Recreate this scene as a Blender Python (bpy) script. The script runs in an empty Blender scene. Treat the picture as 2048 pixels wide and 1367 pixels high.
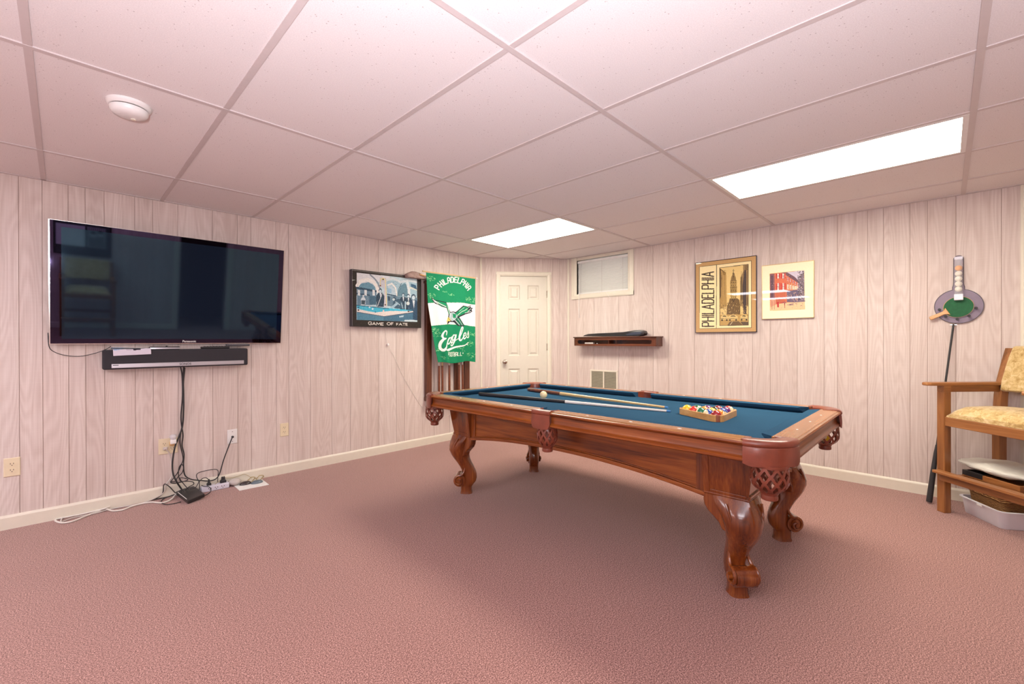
import bpy, bmesh, math, random
import numpy as np
from mathutils import Vector, Matrix
random.seed(7)
PI = math.pi
scn = bpy.context.scene
C = scn.collection

# ------------------------------------------------------------------ camera, world, exposure
cam_d = bpy.data.cameras.new('camera'); cam = bpy.data.objects.new('camera', cam_d); C.objects.link(cam)
cam_d.sensor_width = 36.0; cam_d.lens = 15.517; cam_d.clip_start = 0.02
cf = Vector((0.71355412, 0.70059727, -0.0019967)); cr = Vector((0.70059353, -0.71355687, -0.00230091)); cu = cr.cross(cf)
cam.matrix_world = Matrix(((cr.x, cu.x, -cf.x, 0), (cr.y, cu.y, -cf.y, 0), (cr.z, cu.z, -cf.z, 1.1757), (0, 0, 0, 1)))
scn.camera = cam
world = bpy.data.worlds.new('world'); scn.world = world; world.use_nodes = True
world.node_tree.nodes['Background'].inputs[0].default_value = (0.75, 0.85, 1.0, 1)
world.node_tree.nodes['Background'].inputs[1].default_value = 1.2
scn.view_settings.view_transform = 'Standard'; scn.view_settings.look = 'None'
scn.view_settings.gamma = 1.0; scn.view_settings.use_curve_mapping = False
scn.view_settings.exposure = 0.40
LIGHT_FRONT = 18.5     # the two troffers in view, warm
LIGHT_BACK = 15.5      # the troffers further back in the room
def area_lamp(name, loc, rot, sx, sy, power, col):
    d = bpy.data.lights.new(name, 'AREA'); d.shape = 'RECTANGLE'; d.size = sx; d.size_y = sy; d.energy = power; d.color = col
    o = bpy.data.objects.new(name, d); o.location = loc; o.rotation_euler = rot; C.objects.link(o); return o
# photographer's flash behind the camera, bounced off the ceiling
area_lamp('bounce_flash', (-0.20, -0.20, 1.20), (PI - 0.30, 0.20, 0), 0.14, 0.14, 84.0, (0.95, 0.92, 1.0))

# ------------------------------------------------------------------ node helpers
def srgb(r, g, b):
    return tuple((c / 12.92 if c <= 0.04045 else ((c + 0.055) / 1.055) ** 2.4) for c in (r / 255, g / 255, b / 255))
class N:
    def __init__(s, name):
        s.m = bpy.data.materials.new(name); s.m.use_nodes = True; s.t = s.m.node_tree; s.t.nodes.clear()
        s.out = s.t.nodes.new('ShaderNodeOutputMaterial'); s.b = s.t.nodes.new('ShaderNodeBsdfPrincipled')
        s.t.links.new(s.b.outputs[0], s.out.inputs[0])
    def n(s, typ, **k):
        x = s.t.nodes.new(typ)
        for a, v in k.items(): setattr(x, a, v)
        return x
    def l(s, a, b): s.t.links.new(a, b)
    def tc(s, which='Object', scale=(1, 1, 1), loc=(0, 0, 0)):
        t = s.n('ShaderNodeTexCoord'); m = s.n('ShaderNodeMapping'); m.inputs['Scale'].default_value = scale; m.inputs['Location'].default_value = loc
        s.l(t.outputs[which], m.inputs[0]); return m.outputs[0]
    def noise(s, vec, scale, detail=3, rough=0.55, dist=0):
        x = s.n('ShaderNodeTexNoise'); x.inputs['Scale'].default_value = scale; x.inputs['Detail'].default_value = detail
        x.inputs['Roughness'].default_value = rough; x.inputs['Distortion'].default_value = dist; s.l(vec, x.inputs['Vector']); return x.outputs[0]
    def ramp(s, fac, stops, interp='LINEAR'):
        r = s.n('ShaderNodeValToRGB'); e = r.color_ramp.elements; r.color_ramp.interpolation = interp
        while len(e) < len(stops): e.new(0.5)
        for i, (p, c) in enumerate(stops): e[i].position = p; e[i].color = (*c, 1)
        s.l(fac, r.inputs[0]); return r.outputs[0]
    def mix(s, fac, a, b, mode='MIX'):
        x = s.n('ShaderNodeMix', data_type='RGBA', blend_type=mode)
        for sock, v in ((x.inputs[0], fac), (x.inputs[6], a), (x.inputs[7], b)):
            if hasattr(v, 'node'): s.l(v, sock)
            elif isinstance(v, (int, float)): sock.default_value = v
            else: sock.default_value = (*v, 1)
        return x.outputs[2]
    def math(s, op, a, b=0.0, c=None):
        x = s.n('ShaderNodeMath', operation=op)
        for i, v in enumerate((a, b) if c is None else (a, b, c)):
            if hasattr(v, 'node'): s.l(v, x.inputs[i])
            else: x.inputs[i].default_value = v
        return x.outputs[0]
    def bump(s, h, strength=0.3, dist=0.002):
        x = s.n('ShaderNodeBump'); x.inputs['Strength'].default_value = strength; x.inputs['Distance'].default_value = dist
        s.l(h, x.inputs['Height']); s.l(x.outputs[0], s.b.inputs['Normal'])
    def col(s, v):
        if hasattr(v, 'node'): s.l(v, s.b.inputs['Base Color'])
        else: s.b.inputs['Base Color'].default_value = (*v, 1)
    def set(s, rough=0.5, spec=0.5, metal=0.0, coat=0.0, coat_r=0.05, sheen=0.0):
        i = s.b.inputs; i['Roughness'].default_value = rough; i['Specular IOR Level'].default_value = spec; i['Metallic'].default_value = metal
        i['Coat Weight'].default_value = coat; i['Coat Roughness'].default_value = coat_r; i['Sheen Weight'].default_value = sheen; return s
def plain(name, c, rough=0.5, metal=0.0, spec=0.5, coat=0.0, coat_r=0.05, var=0.06, vscale=25.0, bump=0.0, bscale=300.0):
    s = N(name).set(rough, spec, metal, coat, coat_r)
    v = s.tc(); f = s.noise(v, vscale, 2)
    s.col(s.ramp(f, [(0.25, tuple(x * (1 - var) for x in c)), (0.75, tuple(min(1, x * (1 + var)) for x in c))]))
    if bump: s.bump(s.noise(v, bscale, 2), bump, 0.001)
    return s.m
def wood(name, dark, mid, light, grain=(3, 3, 60), stretch='x', rough=0.34, coat=0.15, cscale=1.0, contrast=1.0):
    s = N(name).set(rough, 0.5, 0, coat, 0.12)
    sc = {'x': (0.9, 14, 14), 'y': (14, 0.9, 14), 'z': (14, 14, 0.9)}[stretch]
    v = s.tc('Object', sc)
    a = s.noise(v, 1.6 * cscale, 4, 0.6, 0.6)
    sc2 = {'x': (4, 160, 160), 'y': (160, 4, 160), 'z': (160, 160, 4)}[stretch]
    b = s.noise(s.tc('Object', sc2), 1.0, 2)
    f = s.math('ADD', s.math('MULTIPLY', a, 0.75), s.math('MULTIPLY', b, 0.25))
    s.col(s.ramp(f, [(0.32, dark), (0.5, mid), (0.68, light)]))
    s.bump(b, 0.06, 0.0006)
    return s.m

# ------------------------------------------------------------------ materials
def plank_mat(name, shade):
    s = N(name).set(0.62, 0.3)
    info = s.n('ShaderNodeObjectInfo'); tcn = s.n('ShaderNodeTexCoord')
    off = s.n('ShaderNodeCombineXYZ'); r = s.math('MULTIPLY', info.outputs['Random'], 37.0)
    s.l(r, off.inputs[0]); s.l(r, off.inputs[2])
    add = s.n('ShaderNodeVectorMath', operation='ADD'); s.l(tcn.outputs['Object'], add.inputs[0]); s.l(off.outputs[0], add.inputs[1])
    m1 = s.n('ShaderNodeMapping'); m1.inputs['Scale'].default_value = (7.0, 7.0, 0.75); s.l(add.outputs[0], m1.inputs[0])
    ring = s.noise(m1.outputs[0], 1.0, 1.5, 0.4, 0.25)
    band = s.math('SINE', s.math('MULTIPLY', ring, 120.0))
    band = s.math('MULTIPLY_ADD', band, 0.5, 0.5)
    m2 = s.n('ShaderNodeMapping'); m2.inputs['Scale'].default_value = (150.0, 150.0, 2.2); s.l(add.outputs[0], m2.inputs[0])
    fine = s.noise(m2.outputs[0], 1.0, 2, 0.6)
    m3 = s.n('ShaderNodeMapping'); m3.inputs['Scale'].default_value = (17.0, 17.0, 0.35); s.l(add.outputs[0], m3.inputs[0])
    broad = s.noise(m3.outputs[0], 1.0, 2, 0.5)
    m4 = s.n('ShaderNodeMapping'); m4.inputs['Scale'].default_value = (1.6, 1.6, 90.0); s.l(add.outputs[0], m4.inputs[0])
    cross = s.noise(m4.outputs[0], 1.0, 2, 0.6)
    f = s.math('ADD', s.math('ADD', s.math('MULTIPLY', band, 0.13), s.math('MULTIPLY', fine, 0.50)), s.math('ADD', s.math('MULTIPLY', broad, 0.42), s.math('MULTIPLY', cross, 0.10)))
    c = s.ramp(f, [(0.34, tuple(x * y for x, y in zip((0.55, 0.460, 0.42), shade))), (0.60, tuple(x * y for x, y in zip((0.665, 0.588, 0.550), shade))), (0.86, tuple(x * y for x, y in zip((0.765, 0.705, 0.67), shade)))])
    tint = s.ramp(info.outputs['Random'], [(0.0, (0.95, 0.93, 0.92)), (0.5, (1.0, 0.98, 0.97)), (1.0, (1.0, 1.0, 1.0))])
    s.col(s.mix(1.0, c, tint, 'MULTIPLY'))
    s.bump(fine, 0.08, 0.0008)
    return s.m
M = {}
M['plank'] = plank_mat('whitewashed_plank', (1.0, 0.98, 0.97))
M['groove'] = plain('groove_brown', (0.44, 0.31, 0.26), 0.8)
s = N('carpet').set(0.95, 0.1, sheen=0.3)
v = s.tc('Object'); n1 = s.noise(v, 190, 2, 0.7); n2 = s.noise(v, 380, 2, 0.7); n3 = s.noise(v, 1.3, 2)
f = s.math('ADD', s.math('MULTIPLY', n1, 0.6), s.math('MULTIPLY', n2, 0.4))
c = s.ramp(f, [(0.38, (0.095, 0.036, 0.031)), (0.5, (0.285, 0.138, 0.117)), (0.61, (0.66, 0.385, 0.335))])
s.col(s.mix(0.5, c, s.ramp(n3, [(0.3, (0.9, 0.88, 0.88)), (0.7, (1, 1, 1))]), 'MULTIPLY')); s.bump(f, 0.25, 0.002); M['carpet'] = s.m
s = N('ceiling_tile').set(0.85, 0.2)
v = s.tc('Object'); vo = s.n('ShaderNodeTexVoronoi'); vo.inputs['Scale'].default_value = 60; s.l(v, vo.inputs['Vector'])
msk = s.noise(v, 24, 2, 0.6)
pit = s.math('MULTIPLY', s.math('LESS_THAN', vo.outputs['Distance'], 0.13), s.math('GREATER_THAN', msk, 0.52))
fn = s.noise(v, 240, 2)
base = s.ramp(fn, [(0.3, (0.74, 0.695, 0.69)), (0.7, (0.83, 0.79, 0.785))])
s.col(s.mix(s.math('MULTIPLY', pit, 0.75), base, (0.40, 0.34, 0.33))); s.bump(s.math('SUBTRACT', fn, s.math('MULTIPLY', pit, 2.0)), 0.25, 0.0015); M['tile'] = s.m
M['grid'] = plain('grid_white', (0.60, 0.53, 0.52), 0.45, var=0.02)
M['cream'] = plain('cream_paint', (0.74, 0.69, 0.58), 0.38, var=0.02)
M['door'] = plain('door_paint', (0.66, 0.62, 0.53), 0.40, var=0.015)
M['white'] = plain('white_plastic', (0.80, 0.79, 0.77), 0.35, var=0.02)
M['almond'] = plain('almond_plastic', (0.76, 0.66, 0.46), 0.35, var=0.02)
M['darkslot'] = plain('slot_dark', (0.05, 0.035, 0.025), 0.6)
M['black'] = plain('black_plastic', (0.018, 0.017, 0.018), 0.32, var=0.1)
M['rubber'] = plain('black_rubber', (0.022, 0.020, 0.022), 0.55, var=0.1)
M['clothgrey'] = plain('speaker_cloth', (0.030, 0.028, 0.034), 0.9, var=0.35, vscale=500, bump=0.4, bscale=700)
M['silver'] = plain('silver_strip', (0.52, 0.50, 0.53), 0.35, 0.55, var=0.02)
M['chrome'] = plain('chrome', (0.75, 0.72, 0.68), 0.18, 1.0, var=0.03)
M['brass'] = plain('brass', (0.62, 0.47, 0.28), 0.25, 1.0, var=0.05)
M['nickel'] = plain('door_nickel', (0.55, 0.49, 0.40), 0.22, 1.0, var=0.05)
M['gold'] = plain('gold_frame', (0.75, 0.55, 0.28), 0.3, 0.8, var=0.04)
M['paper'] = plain('paper', (0.82, 0.82, 0.80), 0.7, var=0.03)
M['cordgrey'] = plain('cord_grey', (0.55, 0.50, 0.47), 0.45)
M['cordwhite'] = plain('cord_white', (0.72, 0.68, 0.62), 0.45)
M['cordgold'] = plain('cord_gold', (0.42, 0.33, 0.16), 0.4)
M['stripwhite'] = plain('strip_white', (0.66, 0.65, 0.74), 0.4, var=0.02)
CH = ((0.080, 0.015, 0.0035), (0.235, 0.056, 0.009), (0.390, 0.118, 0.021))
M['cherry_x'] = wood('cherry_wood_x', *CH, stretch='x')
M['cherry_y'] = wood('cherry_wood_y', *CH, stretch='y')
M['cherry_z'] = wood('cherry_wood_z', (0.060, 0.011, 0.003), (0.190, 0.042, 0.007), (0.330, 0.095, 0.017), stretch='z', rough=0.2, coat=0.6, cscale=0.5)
CH_LIT = ((0.19, 0.070, 0.020), (0.32, 0.130, 0.040), (0.44, 0.205, 0.075))  # same cherry made paler for rail tops, reflected light put into the colour
M['cherry_lit_y'] = wood('cherry_wood_lit_y', *CH_LIT, stretch='y', rough=0.25)
M['cherry_lit_x'] = wood('cherry_wood_lit_x', *CH_LIT, stretch='x', rough=0.25)
M['walnut'] = wood('rack_wood', (0.040, 0.010, 0.006), (0.10, 0.028, 0.013), (0.17, 0.05, 0.022), stretch='z', rough=0.3)
M['walnut_x'] = wood('shelf_wood', (0.045, 0.012, 0.006), (0.12, 0.033, 0.014), (0.19, 0.06, 0.024), stretch='x', rough=0.3)
OK_ = ((0.17, 0.062, 0.017), (0.30, 0.115, 0.033), (0.42, 0.185, 0.06))
M['chair_z'] = wood('chair_wood_z', *OK_, stretch='z')
M['chair_x'] = wood('chair_wood_x', *OK_, stretch='x')
M['chair_y'] = wood('chair_wood_y', *OK_, stretch='y')
M['maple'] = wood('maple_wood', (0.50, 0.24, 0.07), (0.62, 0.32, 0.10), (0.72, 0.42, 0.16), stretch='x', rough=0.3)
M['cue_maple'] = plain('cue_maple', (0.66, 0.45, 0.20), 0.25, coat=0.5)
M['cue_brown'] = plain('cue_brown', (0.16, 0.045, 0.018), 0.25, coat=0.5, var=0.25)
M['cue_white'] = plain('cue_white', (0.74, 0.70, 0.64), 0.3)
M['chalkblue'] = plain('blue_tip', (0.05, 0.20, 0.45), 0.8)
M['leather'] = plain('pocket_leather', (0.205, 0.047, 0.024), 0.33, coat=0.22, coat_r=0.2, var=0.18, vscale=18, bump=0.15, bscale=260)
s = N('table_felt').set(1.0, 0.03)
v = s.tc('Object'); n1 = s.noise(v, 700, 2); n2 = s.noise(v, 3.0, 2)
c = s.ramp(n1, [(0.3, (0.020, 0.070, 0.128)), (0.7, (0.034, 0.094, 0.165))]); s.col(s.mix(0.25, c, s.ramp(n2, [(0.3, (0.6, 0.6, 0.6)), (0.7, (1, 1, 1))]), 'MULTIPLY')); s.bump(n1, 0.15, 0.0006); M['felt'] = s.m
s = N('chair_fabric').set(0.9, 0.2, sheen=0.3)
v = s.tc('Object'); n1 = s.noise(v, 26, 4, 0.7, 0.8); n2 = s.noise(v, 380, 2)
f = s.math('ADD', s.math('MULTIPLY', n1, 0.8), s.math('MULTIPLY', n2, 0.2))
s.col(s.ramp(f, [(0.36, (0.38, 0.23, 0.07)), (0.50, (0.60, 0.43, 0.19)), (0.64, (0.74, 0.60, 0.34))])); s.bump(n2, 0.3, 0.001); M['fabric'] = s.m
# glass: real clear pane
s = N('clear_pane').set(0.02, 0.5); s.b.inputs['Transmission Weight'].default_value = 1.0; s.b.inputs['IOR'].default_value = 1.45; s.col((0.96, 0.98, 0.98)); M['glass'] = s.m
s = N('acrylic').set(0.05, 0.5); s.b.inputs['Alpha'].default_value = 0.12; s.col((0.9, 0.9, 0.92)); M['acrylic'] = s.m
# tv front: black glass with a blue coating
def tvm(name, c, tint, r):
    s = N(name).set(r, 1.0); s.col(c); s.b.inputs['Specular Tint'].default_value = (*tint, 1); return s.m
M['tv_screen'] = tvm('tv_screen', (0.008, 0.013, 0.026), (0.40, 0.75, 1.0), 0.04)
M['tv_bezel'] = tvm('tv_bezel', (0.002, 0.0015, 0.002), (0.60, 0.48, 1.0), 0.02)
def emis(name, c, st):
    m = bpy.data.materials.new(name); m.use_nodes = True; t = m.node_tree; t.nodes.clear()
    e = t.nodes.new('ShaderNodeEmission'); o = t.nodes.new('ShaderNodeOutputMaterial'); e.inputs[0].default_value = (*c, 1); e.inputs[1].default_value = st
    t.links.new(e.outputs[0], o.inputs[0]); return m
M['lamp_front'] = emis('troffer_lens_warm', (1.0, 0.92, 0.78), LIGHT_FRONT)
M['lamp_back'] = emis('troffer_lens_cool', (0.97, 0.94, 1.0), LIGHT_BACK)
def print_mat(name, coat):
    s = N(name).set(0.6 if coat else 0.85, 0.3, 0, coat, 0.015); a = s.n('ShaderNodeAttribute', attribute_name='Col'); s.col(a.outputs['Color']); return s.m
M['print_glass'] = print_mat('print_under_glass', 1.0)
M['print_matte'] = print_mat('print_matte', 0.0)
M['print_satin'] = print_mat('print_satin', 0.25)

# ------------------------------------------------------------------ mesh helpers
def B(): return bmesh.new()
def box(bm, x0, x1, y0, y1, z0, z1, mat=0, T=None):
    vs = [bm.verts.new((x, y, z)) for z in (z0, z1) for y in (y0, y1) for x in (x0, x1)]
    if T is not None:
        for v in vs: v.co = T @ v.co
    for f in ((0, 2, 3, 1), (4, 5, 7, 6), (0, 1, 5, 4), (2, 6, 7, 3), (0, 4, 6, 2), (1, 3, 7, 5)):
        fc = bm.faces.new([vs[i] for i in f]); fc.material_index = mat
    return vs
def prism(bm, pts, axis, a0, a1, mat=0):
    """extrude a 2D outline between a0 and a1 along an axis; pts are the other two coordinates in order"""
    def P(p, a):
        return {'x': (a, p[0], p[1]), 'y': (p[0], a, p[1]), 'z': (p[0], p[1], a)}[axis]
    A = [bm.verts.new(P(p, a0)) for p in pts]; Bv = [bm.verts.new(P(p, a1)) for p in pts]
    n = len(pts)
    fs = [bm.faces.new(A), bm.faces.new(Bv[::-1])]
    for i in range(n): fs.append(bm.faces.new((A[i], Bv[i], Bv[(i + 1) % n], A[(i + 1) % n])))
    for f in fs: f.material_index = mat
def rings(bm, R, close=True, cap=True, mat=0, loop=False):
    """skin a list of rings (lists of points)"""
    V = [[bm.verts.new(p) for p in r] for r in R]; n = len(V[0]); m = len(V)
    for i in range(m if loop else m - 1):
        a, b = V[i], V[(i + 1) % m]
        for j in range(n if close else n - 1):
            f = bm.faces.new((a[j], a[(j + 1) % n], b[(j + 1) % n], b[j])); f.material_index = mat
    if cap and close and not loop:
        bm.faces.new(V[0][::-1]).material_index = mat; bm.faces.new(V[-1]).material_index = mat
def lathe(bm, prof, n=24, cx=0, cy=0, T=None, mat=0, cap=True):
    R = [[(cx + r * math.cos(2 * PI * k / n), cy + r * math.sin(2 * PI * k / n), z) for k in range(n)] for r, z in prof]
    if T is not None: R = [[tuple(T @ Vector(p)) for p in r] for r in R]
    rings(bm, R, True, cap, mat)
def cyl(bm, p0, p1, r0, r1=None, n=12, mat=0, cap=True):
    p0, p1 = Vector(p0), Vector(p1); r1 = r0 if r1 is None else r1
    d = (p1 - p0).normalized(); a = d.orthogonal().normalized(); b = d.cross(a)
    rings(bm, [[tuple(p + (a * math.cos(2 * PI * k / n) + b * math.sin(2 * PI * k / n)) * r) for k in range(n)] for p, r in ((p0, r0), (p1, r1))], True, cap, mat)
def smooth_path(pts, k=6):
    P = [Vector(p) for p in pts]; out = []
    for i in range(len(P) - 1):
        p0 = P[max(i - 1, 0)]; p1 = P[i]; p2 = P[i + 1]; p3 = P[min(i + 2, len(P) - 1)]
        for j in range(k):
            t = j / k
            out.append(0.5 * ((2 * p1) + (p2 - p0) * t + (2 * p0 - 5 * p1 + 4 * p2 - p3) * t * t + (3 * p1 - p0 - 3 * p2 + p3) * t ** 3))
    out.append(P[-1]); return out
def tube(bm, pts, r, n=8, k=6, mat=0, radii=None, smooth=True):
    P = smooth_path(pts, k) if smooth else [Vector(p) for p in pts]
    R = []; prev = None
    for i, p in enumerate(P):
        d = (P[min(i + 1, len(P) - 1)] - P[max(i - 1, 0)])
        d = d.normalized() if d.length > 1e-9 else Vector((0, 0, 1))
        a = d.orthogonal().normalized() if prev is None else (prev - d * prev.dot(d)).normalized()
        prev = a; b = d.cross(a); rr = r if radii is None else radii[min(len(radii) - 1, int(i / max(1, len(P) - 1) * (len(radii) - 1) + 0.5))]
        R.append([tuple(p + (a * math.cos(2 * PI * j / n) + b * math.sin(2 * PI * j / n)) * rr) for j in range(n)])
    rings(bm, R, True, True, mat)
def sphere(bm, c, r, seg=20, rg=12, mat=0, sz=1.0):
    lathe(bm, [(max(1e-4, r * math.sin(PI * i / rg)), -r * sz * math.cos(PI * i / rg)) for i in range(rg + 1)], seg, T=Matrix.Translation(c), mat=mat)
def obj(name, bm, mats, parent=None, loc=(0, 0, 0), rot=(0, 0, 0), smooth=False, bevel=0.0, seg=2, sub=0, label=None):
    bmesh.ops.recalc_face_normals(bm, faces=bm.faces)
    me = bpy.data.meshes.new(name); bm.to_mesh(me); bm.free()
    for m in (mats if isinstance(mats, (list, tuple)) else [mats]): me.materials.append(m)
    o = bpy.data.objects.new(name, me); C.objects.link(o); o.location = loc; o.rotation_euler = rot
    if parent is not None: o.parent = parent
    if bevel:
        md = o.modifiers.new('bevel', 'BEVEL'); md.width = bevel; md.segments = seg; md.limit_method = 'ANGLE'; md.angle_limit = 0.6
    if sub:
        md = o.modifiers.new('sub', 'SUBSURF'); md.levels = sub; md.render_levels = sub
    if smooth:
        me.shade_smooth()
        if smooth == 'auto':
            me.set_sharp_from_angle(angle=0.7)
    if label: o['label'] = label
    return o
def tag(o, label, cat, group=None, kind=None):
    if label: o['label'] = label
    if cat: o['category'] = cat
    if group: o['group'] = group
    if kind: o['kind'] = kind
    return o
def thing(name, label, cat, loc=(0, 0, 0), rotz=0.0, group=None):
    o = bpy.data.objects.new(name, None); C.objects.link(o); o.location = loc; o.rotation_euler = (0, 0, rotz); o.empty_display_size = 0.05
    return tag(o, label, cat, group)
def struct(name, bm, m, **k):
    o = obj(name, bm, m, **k); o['kind'] = 'structure'; return o
def structE(name, loc, rotz=0.0):
    o = bpy.data.objects.new(name, None); C.objects.link(o); o.location = loc; o.rotation_euler = (0, 0, rotz); o['kind'] = 'structure'; o.empty_display_size = 0.05; return o
def share(name, src, parent, loc, rot=(0, 0, 0), scale=(1, 1, 1)):
    o = bpy.data.objects.new(name, src.data); C.objects.link(o); o.parent = parent; o.location = loc; o.rotation_euler = rot; o.scale = scale
    for md in src.modifiers:
        if md.type == 'BEVEL':
            m2 = o.modifiers.new('bevel', 'BEVEL'); m2.width = md.width; m2.segments = md.segments; m2.limit_method = 'ANGLE'; m2.angle_limit = 0.6
    return o

# ------------------------------------------------------------------ flat prints: a fine grid of small coloured facets
def homography(src, dst):
    A = []; b = []
    for (x, y), (u, v) in zip(src, dst):
        A.append([x, y, 1, 0, 0, 0, -u * x, -u * y]); b.append(u)
        A.append([0, 0, 0, x, y, 1, -v * x, -v * y]); b.append(v)
    h = np.linalg.solve(np.array(A, float), np.array(b, float)); return np.append(h, 1).reshape(3, 3)
class Print:
    def __init__(s, W, H, quad, bg, mapf=None):
        s.W, s.H = W, H; s.a = np.ones((H, W, 3)) * (np.array(bg) / 255.0)
        s.h = homography(quad, [(0, 0), (W, 0), (W, H), (0, H)]) if quad else None; s.mapf = mapf
        s.sc = W / (abs(quad[1][0] - quad[0][0]) if quad else 1.0)
        s.yy, s.xx = np.mgrid[0:H, 0:W] + 0.5
    def m(s, pts):
        if s.mapf: return np.array([s.mapf(*p) for p in pts], float)
        P = np.c_[np.array(pts, float), np.ones(len(pts))] @ s.h.T; return P[:, :2] / P[:, 2:]
    def put(s, mask, c, al=1.0):
        c = np.array(c) / 255.0; s.a[mask] = s.a[mask] * (1 - al) + c * al
    def poly(s, pts, c, al=1.0, outline=None, ow=0):
        P = s.m(pts); ins = np.zeros((s.H, s.W), bool); n = len(P)
        for i in range(n):
            x0, y0 = P[i]; x1, y1 = P[(i + 1) % n]
            if y0 == y1: continue
            cond = ((y0 > s.yy) != (y1 > s.yy)) & (s.xx < (x1 - x0) * (s.yy - y0) / (y1 - y0) + x0); ins ^= cond
        s.put(ins, c, al)
        if outline: s.line(list(pts) + [pts[0]], ow, outline)
    def line(s, pts, w, c, al=1.0):
        P = s.m(pts); w = w if isinstance(w, (list, tuple)) else [w] * len(P); mk = np.zeros((s.H, s.W), bool)
        for i in range(len(P) - 1):
            a, b = P[i], P[i + 1]; d = b - a; L = max(1e-9, d @ d); r0, r1 = w[i] * s.sc / 2, w[i + 1] * s.sc / 2; r = max(r0, r1) + 2
            x0, x1 = int(max(0, min(a[0], b[0]) - r)), int(min(s.W, max(a[0], b[0]) + r + 1)); y0, y1 = int(max(0, min(a[1], b[1]) - r)), int(min(s.H, max(a[1], b[1]) + r + 1))
            if x1 <= x0 or y1 <= y0: continue
            X = s.xx[y0:y1, x0:x1]; Y = s.yy[y0:y1, x0:x1]; t = np.clip(((X - a[0]) * d[0] + (Y - a[1]) * d[1]) / L, 0, 1)
            mk[y0:y1, x0:x1] |= (X - a[0] - t * d[0]) ** 2 + (Y - a[1] - t * d[1]) ** 2 <= np.maximum(0.5, r0 + (r1 - r0) * t) ** 2
        s.put(mk, c, al)
    def disk(s, c, r, col, sy=1.0, al=1.0):
        s.poly([(c[0] + r * math.cos(t * PI / 8), c[1] + r * sy * math.sin(t * PI / 8)) for t in range(16)], col, al)
    def noise(s, amt, seed=1, mask=None, block=1):
        r = np.random.RandomState(seed); g = r.rand(s.H // block + 1, s.W // block + 1) - 0.5
        g = np.kron(g, np.ones((block, block)))[:s.H, :s.W, None]; s.a = np.clip(s.a + g * amt, 0, 1)
    def text(s, txt, f, w, c, h=1.0, adv=1.25, widths=None):
        """f(x, y) places glyph space (x right in units of glyph width, y up 0..1) in the crop"""
        x = 0.0
        for ch in txt:
            g = GL.get(ch)
            gw = (widths or {}).get(ch, 1.0)
            if g:
                for st in g:
                    q = []
                    for i in range(len(st) - 1):
                        for k in range(4):
                            t = k / 4; q.append((st[i][0] * (1 - t) + st[i + 1][0] * t, st[i][1] * (1 - t) + st[i + 1][1] * t))
                    q.append(st[-1]); s.line([f(x + p[0] * gw, p[1]) for p in q], w, c)
            x += gw + (adv - 1.0)
        return x
GL = {'P': [[(0, 0), (0, 1), (.8, 1), (1, .88), (1, .6), (.8, .48), (0, .48)]], 'H': [[(0, 0), (0, 1)], [(1, 0), (1, 1)], [(0, .5), (1, .5)]],
      'I': [[(.5, 0), (.5, 1)]], 'L': [[(0, 1), (0, 0), (1, 0)]], 'A': [[(0, 0), (.5, 1), (1, 0)], [(.2, .33), (.8, .33)]],
      'a': [[(0, 0), (0, .8), (.25, 1), (.75, 1), (1, .8), (1, 0)], [(0, .42), (1, .42)]],
      'D': [[(0, 0), (0, 1), (.7, 1), (1, .8), (1, .2), (.7, 0), (0, 0)]], 'E': [[(1, 1), (0, 1), (0, 0), (1, 0)], [(0, .5), (.85, .5)]],
      'G': [[(1, .82), (.75, 1), (.25, 1), (0, .75), (0, .25), (.25, 0), (.8, 0), (1, .2), (1, .45), (.6, .45)]], 'M': [[(0, 0), (.1, 1), (.5, .25), (.9, 1), (1, 0)]],
      'O': [[(.3, 0), (0, .3), (0, .7), (.3, 1), (.7, 1), (1, .7), (1, .3), (.7, 0), (.3, 0)]], 'F': [[(0, 0), (0, 1), (1, 1)], [(0, .5), (.8, .5)]],
      'T': [[(.5, 0), (.5, 1)], [(0, 1), (1, 1)]], 'B': [[(0, 0), (0, 1), (.8, 1), (1, .8), (.8, .52), (0, .52)], [(.8, .52), (1, .3), (.8, 0), (0, 0)]],
      'S': [[(1, .85), (.75, 1), (.25, 1), (0, .8), (.1, .6), (.9, .42), (1, .2), (.75, 0), (.2, 0), (0, .15)]], 'N': [[(0, 0), (0, 1), (1, 0), (1, 1)]]}
def print_obj(name, P, pos, mat, parent=None, loc=(0, 0, 0), rot=(0, 0, 0), thick=None, smooth=False):
    """pos(u, v) -> (x, y, z) arrays; every print pixel becomes one small quad"""
    H, W = P.H, P.W; v, u = np.mgrid[0:H + 1, 0:W + 1]; x, y, z = pos(u / W, v / H)
    co = np.stack([x, y, z], -1).reshape(-1, 3).astype(np.float32)
    i = (np.arange(H)[:, None] * (W + 1) + np.arange(W)[None, :]).ravel()
    q = np.stack([i, i + W + 1, i + W + 2, i + 1], 1).astype(np.int32)
    me = bpy.data.meshes.new(name); me.vertices.add(len(co)); me.vertices.foreach_set('co', co.ravel())
    me.loops.add(q.size); me.loops.foreach_set('vertex_index', q.ravel()); me.polygons.add(len(q)); me.polygons.foreach_set('loop_start', np.arange(0, q.size, 4, dtype=np.int32))
    me.update(calc_edges=True)
    c = P.a.reshape(-1, 3); lin = np.where(c <= 0.04045, c / 12.92, ((c + 0.055) / 1.055) ** 2.4)
    at = me.color_attributes.new('Col', 'FLOAT_COLOR', 'CORNER'); full = np.ones((len(q), 4, 4), np.float32); full[:, :, :3] = lin[:, None, :]; at.data.foreach_set('color', full.ravel())
    me.materials.append(mat)
    if smooth: me.shade_smooth()
    o = bpy.data.objects.new(name, me); C.objects.link(o); o.location = loc; o.rotation_euler = rot
    if parent is not None: o.parent = parent
    return o

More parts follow.
